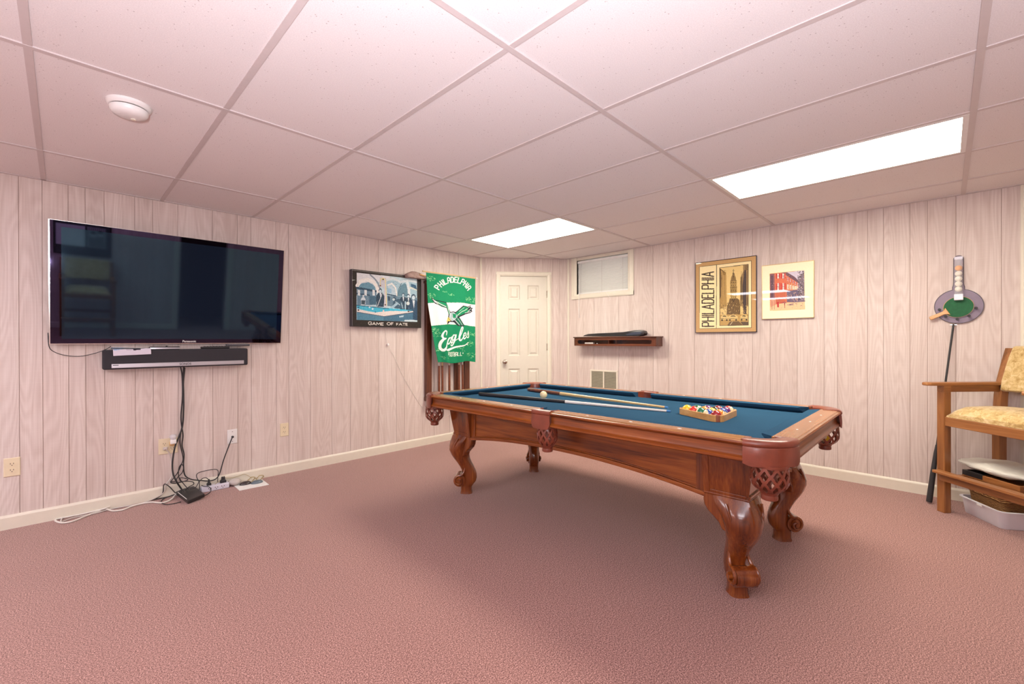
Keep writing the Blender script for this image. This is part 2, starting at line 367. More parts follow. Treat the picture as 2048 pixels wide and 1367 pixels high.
# ================================================================== STRUCTURE
HC = 2.234; WL = 4.215; WR = 4.599; XB = -4.4; YB = -1.6
GX, GY, TS = 1.135, 1.1258, 0.6096
DX, DY = 3.729, 4.215; DANG = math.atan2(-0.643, 0.766); DLEN = 1.135   # diagonal door wall

bm = B(); box(bm, XB - 0.3, WR + 0.3, YB - 1.4, WL + 0.3, -0.12, 0.0)
struct('floor', bm, M['carpet'])

# ceiling: backing slab, single lay-in tiles, tees
bm = B(); box(bm, XB - 0.2, WR + 0.2, YB - 1.4, WL + 0.2, HC + 0.03, HC + 0.12)
ceil = struct('ceiling', bm, M['grid'])
xl = sorted([GX + (i - 1) * TS for i in range(-8, 8)]); xl = [XB] + [x for x in xl if XB + 0.03 < x < WR - 0.03] + [WR]
yl = [GY + (j - 1) * 2 * TS for j in range(-1, 4)]; yl = [YB] + [y for y in yl if YB + 0.03 < y < WL - 0.03] + [WL]
lamp_cells = {}
def near(a, b): return abs(a - b) < 0.02
for i in range(len(xl) - 1):
    for j in range(len(yl) - 1):
        x0, x1, y0, y1 = xl[i], xl[i + 1], yl[j], yl[j + 1]
        k = round((x0 - GX) / TS) + 1; jj = round((y0 - GY) / (2 * TS)) + 1
        if near(x0, GX + (k - 1) * TS) and near(y0, GY + (jj - 1) * 2 * TS) and (k, jj) in ((4, 0), (4, 2), (-4, 2), (-7, 2), (-4, 0), (-7, 0)):
            lamp_cells[(k, jj)] = (x0, x1, y0, y1); continue
        bm = B(); cx, cy = (x0 + x1) / 2, (y0 + y1) / 2
        box(bm, x0 - cx + .003, x1 - cx - .003, y0 - cy + .003, y1 - cy - .003, 0, 0.016)
        obj('ceiling_tile', bm, M['tile'], ceil, (cx, cy, HC + 0.003))
for y in yl[1:-1]:
    bm = B(); box(bm, XB, WR, -0.012, 0.012, -0.0015, 0.004); box(bm, XB, WR, -0.003, 0.003, 0.004, 0.03); obj('grid_bar', bm, M['grid'], ceil, (0, y, HC - 0.001))
for x in xl[1:-1]:
    for j in range(len(yl) - 1):
        bm = B(); box(bm, -0.012, 0.012, yl[j] + .012, yl[j + 1] - .012, 0.0, 0.004); box(bm, -0.003, 0.003, yl[j] + .012, yl[j + 1] - .012, 0.004, 0.03); obj('grid_bar', bm, M['grid'], ceil, (x, 0, HC - 0.001))
bm = B(); box(bm, XB, DX, WL - 0.022, WL, 0, .004); box(bm, WR - 0.022, WR, YB, DY - .73, 0, .004); obj('wall_angle', bm, M['grid'], ceil, (0, 0, HC - 0.001))

def plank_wall(name, loc, rotz, seams, holes=(), z1=HC, dark=()):
    """seams: local x positions of the plank edges; holes: (x0, x1, z0, z1)"""
    bm = B(); a, b = seams[0], seams[-1]
    xs = sorted({a, b} | {h[0] for h in holes} | {h[1] for h in holes})
    for x0, x1 in zip(xs, xs[1:]):
        hh = [h for h in holes if h[0] < (x0 + x1) / 2 < h[1]]; z = 0.0
        for h in sorted(hh, key=lambda q: q[2]):
            if h[2] > z: box(bm, x0, x1, 0.005, 0.10, z, h[2])
            z = h[3]
        if z < z1: box(bm, x0, x1, 0.005, 0.10, z, z1 + 0.03)
    w = struct(name, bm, M['groove'], loc=loc, rot=(0, 0, rotz))
    for n, (x0, x1) in enumerate(zip(seams, seams[1:])):
        segs = [(x0, x1, 0.0, z1)]
        for h in holes:
            new = []
            for s0, s1, q0, q1 in segs:
                if s1 <= h[0] or s0 >= h[1]: new.append((s0, s1, q0, q1)); continue
                if s0 < h[0]: new.append((s0, h[0], q0, q1))
                if s1 > h[1]: new.append((h[1], s1, q0, q1))
                m0, m1 = max(s0, h[0]), min(s1, h[1])
                if h[2] > q0: new.append((m0, m1, q0, h[2]))
                if h[3] < q1: new.append((m0, m1, h[3], q1))
            segs = new
        for s0, s1, q0, q1 in segs:
            if s1 - s0 < 0.012 or q1 - q0 < 0.02: continue
            g0 = 0.0011 if abs(s0 - x0) < 1e-6 else 0; g1 = 0.0011 if abs(s1 - x1) < 1e-6 else 0
            d = random.uniform(0, 0.0006); c = (s0 + s1) / 2; bm = B(); e = 0.0012
            prism(bm, [(s0 - c + g0, 0.006), (s0 - c + g0, d + e), (s0 - c + g0 + e, d), (s1 - c - g1 - e, d), (s1 - c - g1, d + e), (s1 - c - g1, 0.006)], 'z', q0, q1)
            obj('plank', bm, M['plank'], w, (c, 0, 0))
    return w
def fill_seams(a, b):
    o = [a]
    while o[-1] < b - 0.34: o.append(o[-1] + random.choice((0.1, 0.15, 0.2, 0.26, 0.3)))
    return o + [b]
seamsL = fill_seams(XB, -0.2)[:-1] + [-0.1933, -0.0906, 0.0294, 0.1118, 0.2078, 0.3714, 0.4739, 0.6241, 0.8484, 1.0245, 1.1249, 1.3214, 1.4253, 1.6136, 1.8151, 2.0001, 2.3087, 2.5141, 2.6124, 3.0085, 3.2319, 3.3681, 3.5417] + [DX]
plank_wall('wall_left', (0, WL, 0), 0, seamsL)
seamsR = [-3.486, -3.0945, -2.7519, -2.3177, -2.1387, -1.8582, -1.5618, -1.3085, -1.1603, -0.9456, -0.7461, -0.6515, -0.4528, -0.3527, -0.1953, -0.0966, 0.0558, 0.28] + [0.45, 0.7, 0.95, 1.2, 1.6]
WIN = (-3.355, -2.62, 1.762, 2.20)
plank_wall('wall_right', (WR, 0, 0), -PI / 2, seamsR, holes=[WIN])
DR0, DR1, DRZ = 0.242, 0.861, 2.012
plank_wall('wall_corner', (DX, DY, 0), DANG, [0, 0.055, 0.13, 0.30, 0.42, 0.56, 0.70, 0.80, 0.93, 1.02, DLEN], holes=[(DR0, DR1, 0.0, DRZ)])
BD = (-2.19, -1.48, 0.0, 2.03)     # doorway seen only as a reflection; the wall is turned by pi
plank_wall('wall_back', (0, YB, 0), PI, fill_seams(-WR, -XB), holes=[BD])
plank_wall('wall_far', (XB, 0, 0), PI / 2, fill_seams(YB, WL))
# dim hall behind the back doorway
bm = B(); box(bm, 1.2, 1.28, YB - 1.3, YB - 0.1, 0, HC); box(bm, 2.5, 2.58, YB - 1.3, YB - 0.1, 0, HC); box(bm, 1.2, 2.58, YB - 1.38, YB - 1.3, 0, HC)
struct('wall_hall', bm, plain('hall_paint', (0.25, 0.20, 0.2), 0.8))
# baseboards
def baseboard(name, loc, rotz, x0, x1, hgt=0.088):
    bm = B(); prism(bm, [(0.0, 0), (-0.014, 0), (-0.014, hgt - 0.014), (-0.010, hgt - 0.005), (-0.006, hgt), (0.0, hgt)], 'x', x0, x1)
    return struct(name, bm, M['cream'], loc=loc, rot=(0, 0, rotz))
baseboard('baseboard_left', (0, WL, 0), 0, XB, DX - 0.004)
baseboard('baseboard_right', (WR, 0, 0), -PI / 2, -3.48, 0.365)
baseboard('baseboard_corner', (DX, DY, 0), DANG, 0.015, 0.19)
baseboard('baseboard_corner', (DX, DY, 0), DANG, 0.91, DLEN - 0.01)
baseboard('baseboard_back', (0, YB, 0), PI, -1.4, -XB)
# white corner trims
def post_trim(name, x, y, ang, w=0.026):
    bm = B(); prism(bm, [(-w / 2, 0), (-w / 2, -0.008), (-w / 4, -0.013), (w / 4, -0.013), (w / 2, -0.008), (w / 2, 0)], 'z', 0.088, HC - 0.002)
    return struct(name, bm, M['cream'], loc=(x, y, 0), rot=(0, 0, ang))
post_trim('trim_1', DX - 0.002, DY - 0.004, DANG / 2)
post_trim('trim_2', WR - 0.004, DY - 0.73, (DANG - PI / 2) / 2)
bm = B(); prism(bm, [(0.367, 0), (0.367, -0.012), (0.377, -0.018), (0.42, -0.018), (0.445, -0.012), (0.445, 0)], 'z', 0, HC - 0.002)
struct('trim_3', bm, M['cream'], loc=(WR, 0, 0), rot=(0, 0, -PI / 2))
for i, x in enumerate((-2.25, -1.42)):
    bm = B(); box(bm, x - 0.035, x + 0.035, -0.016, 0, 0, 2.06); struct('trim_%d' % (4 + i), bm, M['cream'], loc=(0, YB, 0), rot=(0, 0, PI))

# ------------------------------------------------------------------ door on the diagonal wall
door = structE('door_1', (DX, DY, 0), DANG)
u0, u1, dt = 0.2512, 0.8520, 2.0045; yf, yb = 0.012, 0.047
cols = [(u0, 0.353), (0.501, 0.601), (0.746, u1)]; rowsz = [(0.008, 0.235), (0.822, 0.988), (1.590, 1.707), (1.892, dt)]
bm = B()
for a, b in cols: box(bm, a, b, yf, yb, 0.008, dt)
for a, b in rowsz:
    box(bm, 0.353, 0.501, yf, yb, a, b); box(bm, 0.601, 0.746, yf, yb, a, b)
obj('door_leaf', bm, M['door'], door)
for (xa, xb) in ((0.353, 0.501), (0.601, 0.746)):
    for (za, zb) in ((0.235, 0.822), (0.988, 1.590), (1.707, 1.892)):
        bm = B(); R = []
        for ins, y in ((0, yf), (0.010, yf + 0.011), (0.022, yf + 0.012), (0.042, yf + 0.002), (0.046, yf + 0.002)):
            R.append([(xa + ins, y, za + ins), (xb - ins, y, za + ins), (xb - ins, y, zb - ins), (xa + ins, y, zb - ins)])
        rings(bm, R, True, False); bm.faces.new([bm.verts.new(p) for p in R[-1]])
        obj('panel', bm, M['door'], door)
bm = B()
def casing(bm, x0, x1, z0, z1, horiz=False):
    w = (x1 - x0) if not horiz else (z1 - z0)
    prof = [(0, 0), (0, -0.010), (0.25 * w, -0.016), (0.6 * w, -0.017), (0.85 * w, -0.012), (w, -0.009), (w, 0)]
    if horiz: prism(bm, [(p[1], z0 + w - p[0]) for p in prof], 'x', x0, x1)
    else: prism(bm, [(x0 + p[0], p[1]) for p in prof], 'z', z0, z1)
bm = B(); casing(bm, 0.193, 0.246, 0, 2.06); obj('door_casing', bm, M['cream'], door)
bm = B(); casing(bm, 0.906, 0.857, 0, 2.06); obj('door_casing', bm, M['cream'], door)
bm = B(); casing(bm, 0.193, 0.906, 2.010, 2.062, True); obj('door_casing', bm, M['cream'], door)
bm = B(); box(bm, 0.240, 0.2495, 0.0, 0.10, 0, 2.012); box(bm, 0.8535, 0.863, 0, 0.10, 0, 2.012); box(bm, 0.240, 0.863, 0, 0.10, 2.007, 2.02); box(bm, 0.24, 0.863, 0.06, 0.10, 0, 2.012)
obj('door_jamb', bm, M['cream'], door)
bm = B(); lathe(bm, [(0.031, 0), (0.031, -0.006), (0.012, -0.010), (0.010, -0.028), (0.022, -0.036), (0.028, -0.050), (0.024, -0.062), (0.008, -0.067)], 24, T=Matrix.Translation((0.306, yf, 0.912)) @ Matrix.Rotation(-PI / 2, 4, 'X'))
for v_ in bm.verts: v_.co.y = 2 * yf - v_.co.y if v_.co.y > yf else v_.co.y
obj('door_knob', bm, M['nickel'], door, smooth='auto')
bm = B(); box(bm, 0.247, 0.252, 0.006, 0.013, 0.885, 0.94); obj('strike_plate', bm, M['nickel'], door)
for z in (0.25, 1.10, 1.78):
    bm = B(); cyl(bm, (0.8545, 0.004, z - 0.045), (0.8545, 0.004, z + 0.045), 0.0055); box(bm, 0.846, 0.863, 0.008, 0.014, z - 0.044, z + 0.044); obj('hinge', bm, M['nickel'], door)

# ------------------------------------------------------------------ basement window
win = structE('window_1', (WR, 0, 0), -PI / 2)
wx0, wx1, wz0, wz1 = WIN
bm = B(); casing(bm, -3.432, wx0 + 0.004, 1.706, HC - 0.003); obj('window_casing', bm, M['cream'], win)
bm = B(); casing(bm, -2.551, wx1 - 0.004, 1.706, HC - 0.003); obj('window_casing', bm, M['cream'], win)
bm = B(); casing(bm, -3.432, -2.551, 1.766, 1.706, True); obj('window_casing', bm, M['cream'], win)
bm = B(); box(bm, wx0 - .01, wx0, 0, 0.16, wz0, wz1); box(bm, wx1, wx1 + .01, 0, 0.16, wz0, wz1); box(bm, wx0, wx1, 0, 0.16, wz0 - .01, wz0); box(bm, wx0, wx1, -0.002, 0.16, wz1 - 0.004, wz1 + .03)
obj('window_jamb', bm, M['cream'], win)
bm = B()
for a, b, c, d in ((wx0, wx0 + .035, wz0, wz1), (wx1 - .035, wx1, wz0, wz1), (wx0, wx1, wz0, wz0 + .035), (wx0, wx1, wz1 - .04, wz1)): box(bm, a, b, 0.11, 0.14, c, d)
obj('window_sash', bm, M['white'], win)
bm = B(); box(bm, wx0 + .03, wx1 - .03, 0.122, 0.127, wz0 + .03, wz1 - .035); obj('window_pane', bm, M['glass'], win)

blind = thing('window_blind', 'white horizontal mini blind closed in the small high basement window', 'blind', (WR, 0, 0), -PI / 2)
bm = B(); box(bm, wx0 + .002, wx1 - .003, 0.014, 0.042, 2.158, 2.188); obj('headrail', bm, M['white'], blind, bevel=0.002)
bm = B(); n = 22
for k in range(n):
    z = 1.790 + k * (2.150 - 1.790) / (n - 1); T = Matrix.Translation((0, 0.028, z)) @ Matrix.Rotation(math.radians(-56), 4, 'X')
    prism(bm, [tuple((T @ Vector((0, y, q_)))[1:]) for y, q_ in ((-.0125, -.003), (-.006, .0005), (0, .002), (.006, .0005), (.0125, -.003), (.006, .0001), (0, .0016), (-.006, .0001))], 'x', wx0 + .003, wx1 - .004)
sl = obj('slats', bm, plain('blind_white', (0.80, 0.80, 0.76), 0.4, var=0.01), blind); sl['kind'] = 'stuff'
bm = B(); box(bm, wx0 + .008, wx1 - .008, 0.018, 0.038, 1.769, 1.781); obj('bottom_rail', bm, M['white'], blind, bevel=0.002)
for x in (-3.30, -2.99, -2.70):
    bm = B(); tube(bm, [(x, 0.012, 2.16), (x, 0.012, 1.775)], 0.0012, 5, 1); obj('ladder_cord', bm, M['cordgrey'], blind)
bm = B(); tube(bm, [(-3.305, 0.006, 2.158), (-3.305, -0.018, 1.78), (-3.308, -0.022, 1.58), (-3.309, -0.012, 1.47)], 0.0035, 6, 4); obj('tilt_wand', bm, M['white'], blind)
bm = B(); tube(bm, [(-2.718, 0.006, 2.158), (-2.7183, 0.006, 2.04)], 0.0018, 5, 2); sphere(bm, (-2.7183, 0.006, 2.035), 0.007, 8, 6); obj('lift_cord', bm, M['white'], blind)
bm = B(); tube(bm, [(-2.9092, -0.02, 1.7679), (-2.8815, -0.024, 1.7237), (-2.854, -0.014, 1.6798), (-2.8678, -0.01, 1.6628)], 0.0015, 5, 4); obj('cord_end', bm, M['white'], blind)

# ------------------------------------------------------------------ fluorescent troffers
LBL = {(4, 0): 'glowing rectangular ceiling light above the pool table, nearer and larger in view', (4, 2): 'glowing rectangular ceiling light farther back, toward the white door',
       (-4, 2): 'ceiling light beyond the television end of the room, second pair, by the left wall', (-7, 2): 'ceiling light deepest behind the camera, by the left wall',
       (-4, 0): 'ceiling light behind the camera in the middle of the room', (-7, 0): 'ceiling light deepest behind the camera, away from the left wall'}
for k, (x0, x1, y0, y1) in lamp_cells.items():
    cx, cy = (x0 + x1) / 2, (y0 + y1) / 2; hx_, hy_ = (x1 - x0) / 2 - .012, (y1 - y0) / 2 - .012
    t = thing('ceiling_light', LBL[k], 'ceiling light', (cx, cy, HC - 0.002), 0, 'recessed fluorescent ceiling lights')
    bm = B()
    for a, b, c, d in ((-hx_, hx_, -hy_, -hy_ + .022), (-hx_, hx_, hy_ - .022, hy_), (-hx_, -hx_ + .022, -hy_ + .022, hy_ - .022), (hx_ - .022, hx_, -hy_ + .022, hy_ - .022)): box(bm, a, b, c, d, 0.0, 0.010)
    obj('light_frame', bm, M['white'], t)
    bm = B(); box(bm, -hx_ + .022, hx_ - .022, -hy_ + .022, hy_ - .022, 0.002, 0.008); obj('diffuser', bm, M['lamp_front'] if k[0] > 0 else M['lamp_back'], t)

# ------------------------------------------------------------------ smoke detector
sd = thing('smoke_detector', 'round white smoke detector on the ceiling above the television', 'smoke detector', (0.212, 2.602, HC), 0.3)
bm = B(); lathe(bm, [(0.079, 0.004), (0.079, -0.008), (0.072, -0.016), (0.070, -0.017)], 32); obj('mounting_ring', bm, M['white'], sd, smooth='auto')
bm = B(); lathe(bm, [(0.064, -0.016), (0.064, -0.020), (0.068, -0.021), (0.067, -0.034), (0.058, -0.046), (0.035, -0.052), (0.001, -0.053)], 32); obj('cover', bm, M['white'], sd, smooth='auto')
bm = B(); lathe(bm, [(0.0655, -0.0165), (0.0655, -0.0205)], 32, cap=False); obj('air_slot', bm, M['darkslot'], sd)
bm = B(); lathe(bm, [(0.010, -0.050), (0.010, -0.0555), (0.008, -0.0565)], 12, 0.02, 0.012); obj('test_button', bm, M['cream'], sd)

# ================================================================== POOL TABLE
TX, TY = 2.615, 1.6775; hx, hy = 0.670, 1.2475; ZR = 0.770; ZB = 0.735
tbl = thing('pool_table', 'dark cherry pool table with blue felt, leather net pockets and carved scroll legs', 'pool table', (TX, TY, 0))
# slate and cloth with the six pocket holes cut out
def cut_outline(ix, iy, cr_, cd, mr):
    P = []
    def arc(cx, cy, r, a0, a1, n=10):
        return [(cx + r * math.cos(math.radians(a0 + (a1 - a0) * k / n)), cy + r * math.sin(math.radians(a0 + (a1 - a0) * k / n))) for k in range(n + 1)]
    c = (hx - cd, hy - cd); q = arc(c[0], c[1], cr_, 286, 164)
    P += q + [(-x, y) for x, y in q][::-1] + arc(-(hx - 0.07), 0, mr, 58, -58)
    P += [(-x, -y) for x, y in q] + [(x, -y) for x, y in q][::-1] + arc(hx - 0.07, 0, mr, 238, 122)
    return P
bm = B(); pts = cut_outline(hx - .1, hy - .1, 0.072, 0.120, 0.058); prism(bm, pts, 'z', ZB - 0.03, ZB)
obj('playing_bed', bm, M['felt'], tbl)
# rails: wood cap with the moulded apron below, swept along each side
def rail(side, a, b, mat):
    """side: 0 -x, 1 +x, 2 -y, 3 +y ; from a to b along the side"""
    prof = [(0.030, 0.679), (0.012, 0.679), (0.004, 0.684), (0.003, 0.694), (0.010, 0.699), (0.016, 0.703), (0.018, 0.708), (0.018, 0.742), (0.012, 0.747), (0.002, 0.750), (-0.003, 0.757), (0.000, 0.764), (0.008, 0.767), (0.010, 0.7665), (0.012, 0.769), (0.018, ZR), (0.094, ZR), (0.094, 0.742), (0.060, 0.70), (0.040, 0.679)]
    H = (hx, hx, hy, hy)[side]; sg = (-1, 1, -1, 1)[side]; bm = B()
    def P(d, z, s): return ((sg * (H - d), s, z) if side < 2 else (s, sg * (H - d), z))
    rings(bm, [[P(d, z, a) for d, z in prof], [P(d, z, b) for d, z in prof]], True, True)
    bm.normal_update()
    for f in bm.faces:
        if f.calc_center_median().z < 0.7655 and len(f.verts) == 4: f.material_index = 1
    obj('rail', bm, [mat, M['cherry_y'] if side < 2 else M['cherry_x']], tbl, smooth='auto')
def cushion(side, a, b, ma, mb):
    prof = [(0.090, 0.7695, 0), (0.105, 0.7705, 0.2), (0.143, 0.7695, 0.95), (0.148, 0.7665, 1), (0.147, 0.7635, 1), (0.122, 0.741, .6), (0.114, 0.7352, .5), (0.090, 0.7352, 0)]
    H = (hx, hx, hy, hy)[side]; sg = (-1, 1, -1, 1)[side]; bm = B()
    def P(d, z, s): return ((sg * (H - d), s, z) if side < 2 else (s, sg * (H - d), z))
    rings(bm, [[P(d, z, a + ma * m) for d, z, m in prof], [P(d, z, b - mb * m) for d, z, m in prof]], True, True)
    obj('cushion', bm, M['felt'], tbl, smooth='auto')
for sd_ in (0, 1):
    rail(sd_, 0.064, hy - 0.153, M['cherry_lit_y']); rail(sd_, -(hy - 0.153), -0.064, M['cherry_lit_y'])
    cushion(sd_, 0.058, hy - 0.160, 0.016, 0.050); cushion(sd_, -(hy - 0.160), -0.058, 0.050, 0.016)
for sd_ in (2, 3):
    rail(sd_, -(hx - 0.153), hx - 0.153, M['cherry_lit_x']); cushion(sd_, -(hx - 0.160), hx - 0.160, 0.050, 0.050)
# inlaid sights
sight = None
for sx in (-1, 1):
    for y in (-0.80, -0.55, -0.29, 0.29, 0.55, 0.80):
        if sight is None:
            bm = B(); prism(bm, [(-0.005, 0), (0, -0.011), (0.005, 0), (0, 0.011)], 'z', 0, 0.0008); sight = obj('sight', bm, M['paper'], tbl, (sx * (hx - 0.052), y, ZR))
        else: share('sight', sight, tbl, (sx * (hx - 0.052), y, ZR))
for sy in (-1, 1):
    for x in (-0.27, 0.0, 0.27): share('sight', sight, tbl, (x, sy * (hy - 0.052), ZR), (0, 0, PI / 2))

# leather pockets
def net(bm, cx, cy, ztop, zbot, rt, rb, n=10, w=0.0050, turns=3.6):
    def rad(t): return rt + 0.004 * math.sin(PI * min(1, t * 1.3)) if t < 0.66 else rt + (rb - rt) * ((t - 0.66) / 0.34) ** 1.5
    for sgn in (1, -1):
        for k in range(n):
            R = []; m = 16
            for i in range(m + 1):
                t = i / m; th = 2 * PI * k / n + sgn * turns * PI / n * t; r = rad(t); z = ztop + (zbot - ztop) * t
                c = Vector((cx + r * math.cos(th), cy + r * math.sin(th), z)); nr = Vector((math.cos(th), math.sin(th), 0)); tg = Vector((-math.sin(th), math.cos(th), 0))
                ww = w * (1.0 + 0.5 * abs(math.cos(turns * PI * t)))
                R.append([tuple(c + tg * a * ww + nr * b * 0.0017) for a, b in ((-1, -1), (1, -1), (1, 1), (-1, 1))])
            rings(bm, R, True, True)
def basket(parent, cx, cy, ztop, rt, rb=0.034):
    bm = B(); net(bm, cx, cy, ztop, 0.556, rt, rb); obj('pocket_net', bm, M['leather'], parent)
    bm = B(); lathe(bm, [(0.026, 0.524), (0.031, 0.527), (0.032, 0.535), (0.030, 0.546), (0.034, 0.552), (0.036, 0.558), (0.028, 0.562)], 20, cx, cy); obj('net_base', bm, M['leather'], parent, smooth='auto')
    bm = B(); rings(bm, [[(cx + (rt + d) * math.cos(2 * PI * k / 24), cy + (rt + d) * math.sin(2 * PI * k / 24), ztop + z) for k in range(24)] for d, z in ((-0.003, 0), (0.003, 0), (0.003, 0.012), (-0.003, 0.012))], True, False, 0, True); obj('net_rim', bm, M['leather'], parent, smooth='auto')
def corner_pocket(sx, sy):
    bm = B(); n = 36; cR = 0.160; arc = 0.163; R = []
    for i in range(n + 1):
        t = i / n; th = math.radians(180 + 90 * t) ; t0 = t
        if t < 0.3: zb = 0.678 - 0.010 * math.sin(PI / 2 * t / 0.15) if t < 0.15 else 0.668 + 0.0035 * (t - 0.15) / 0.15
        elif t <= 0.7: zb = 0.6715 - 0.017 * math.sin(PI * (t - 0.3) / 0.4)
        else: zb = 0.6715 - 0.0035 * (t - 0.7) / 0.15 if t < 0.85 else 0.668 + 0.010 * (1 - math.sin(PI / 2 * (1 - t) / 0.15))
        prof = [(0.078, 0.690), (0.080, 0.755), (0.077, 0.766), (0.066, 0.7725), (0.040, 0.7755), (0.018, 0.776), (0.004, 0.773), (-0.004, 0.765), (-0.006, 0.757), (-0.003, 0.750), (0.001, 0.7475), (-0.002, 0.745), (-0.003, 0.742), (-0.005, 0.71), (-0.004, zb), (0.002, zb), (0.004, 0.70), (0.01, 0.74), (0.05, 0.75), (0.07, 0.70)]
        R.append([(sx * (hx - cR - (arc - d) * math.cos(th)) if False else sx * (hx - (cR + (arc - d) * math.cos(th))), sy * (hy - (cR + (arc - d) * math.sin(th))), z) for d, z in prof])
    rings(bm, R, True, True)
    p = obj('pocket', bm, M['leather'], tbl, smooth='auto')
    # stitched tabs where the leather is screwed to the rails
    bm = B()
    for a, b in ((0.155, 1), (0.155, 0)):
        bm = B()
        if b: box(bm, *sorted((sx * (hx - 0.01), sx * (hx - 0.082))), *sorted((sy * (hy - 0.150), sy * (hy - 0.172))), ZR - 0.006, ZR + 0.0035)
        else: box(bm, *sorted((sx * (hx - 0.150), sx * (hx - 0.172))), *sorted((sy * (hy - 0.01), sy * (hy - 0.082))), ZR - 0.006, ZR + 0.0035)
        obj('pocket_tab', bm, M['leather'], p, bevel=0.003)
    basket(p, sx * (hx - 0.085), sy * (hy - 0.085), 0.662, 0.066)
    return p
def side_pocket(sx):
    bm = B(); n = 20; R = []
    for i in range(n + 1):
        t = i / n; s = -0.068 + 0.136 * t; e = abs(2 * t - 1)
        o = -0.006 - 0.006 * (1 - e * e); inn = 0.040 + 0.0 * e
        zb = 0.669 + (0.012 if e < 0.05 else 0.0) * 0 + 0.004 * (1 - e) * -1 + (0.030 * max(0, (e - 0.72) / 0.28) ** 1.3)
        wid = 1.0 + 0.0 * e
        prof = [(inn, 0.752), (inn, 0.768), (inn - 0.006, 0.7745), (0.018, 0.777), (o + 0.010, 0.7745), (o + 0.001, 0.768), (o - 0.001, 0.759), (o + 0.002, 0.752), (o + 0.005, 0.7500), (o + 0.002, 0.748), (o + 0.001, 0.72), (o + 0.001, zb), (o + 0.005, zb), (o + 0.006, 0.745), (0.02, 0.752)]
        R.append([(sx * (hx - d), s * (1 + 0.10 * max(0, (0.72 - z) / 0.05) * (1 if z < 0.72 else 0) * (1 - 0.0)), z) for d, z in prof])
    rings(bm, R, True, True)
    p = obj('pocket', bm, M['leather'], tbl, smooth='auto')
    bm = B(); R = []
    for i in range(17):        # the leather throat behind the hole
        th = math.radians(-98 + 196 * i / 16); c = 0.085
        R.append([(sx * (hx - c + r * math.cos(th)), r * math.sin(th), z) for r, z in ((0.0575, 0.664), (0.0575, 0.769), (0.062, 0.7735), (0.067, 0.771), (0.064, 0.664))])
    rings(bm, R, True, True); obj('pocket_throat', bm, M['leather'], p, smooth='auto')
    basket(p, sx * (hx - 0.060), 0, 0.668, 0.055, 0.030)
for sx in (-1, 1):
    side_pocket(sx)
    for sy in (-1, 1): corner_pocket(sx, sy)

# cabinet: arched side panels with mouldings, end panels
cx_, cy_ = 0.452, 1.050
def arch_z(s, half, lo, hi):
    t = min(1, abs(s) / half); return hi - (hi - lo) * t ** 2.2
def cab_side(sg, along, half, lo, hi):
    X = cx_ if along == 'y' else cy_
    def ext(bm, ptsf, d0, d1):
        o_ = -0.014 if along == 'y' else 0.0
        prism(bm, ptsf, 'x' if along == 'y' else 'y', *sorted((sg * (X - d0) + o_, sg * (X - d1) + o_)))
    m = M['cherry_y'] if along == 'y' else M['cherry_x']; N_ = 28
    ss = [-half + 2 * half * k / N_ for k in range(N_ + 1)]
    bm = B(); ext(bm, [(s, arch_z(s, half, lo, hi)) for s in ss] + [(half, 0.681), (-half, 0.681)], 0.006, 0.032); obj('apron_panel', bm, m, tbl)
    for z0, z1, d in ((-0.006, 0.016, -0.012), (0.016, 0.023, -0.004)):
        bm = B(); ext(bm, [(s, arch_z(s, half, lo, hi) + z0) for s in ss] + [(s, arch_z(s, half, lo, hi) + z1) for s in ss[::-1]], d, 0.034); obj('apron_moulding', bm, m, tbl, bevel=0.004, seg=3)
    for e in (-1, 1):
        a, b = sorted((e * (half - 0.002), e * (half - 0.045)))
        bm = B(); ext(bm, [(a, arch_z(half, half, lo, hi)), (b, arch_z(half, half, lo, hi) + 0.004), (b, 0.681), (a, 0.681)], -0.004, 0.03); obj('apron_stile', bm, M['cherry_z'], tbl, bevel=0.003)
    bm = B(); ext(bm, [(-half, 0.660), (half, 0.660), (half, 0.681), (-half, 0.681)], -0.006, 0.03); obj('apron_cap', bm, m, tbl, bevel=0.003)
for sg in (-1, 1):
    cab_side(sg, 'y', 0.862, 0.440, 0.503); cab_side(sg, 'x', 0.262, 0.440, 0.470)
bm = B(); box(bm, -0.56, 0.56, -1.12, 1.12, 0.682, 0.704); obj('slate_frame', bm, M['cherry_y'], tbl)

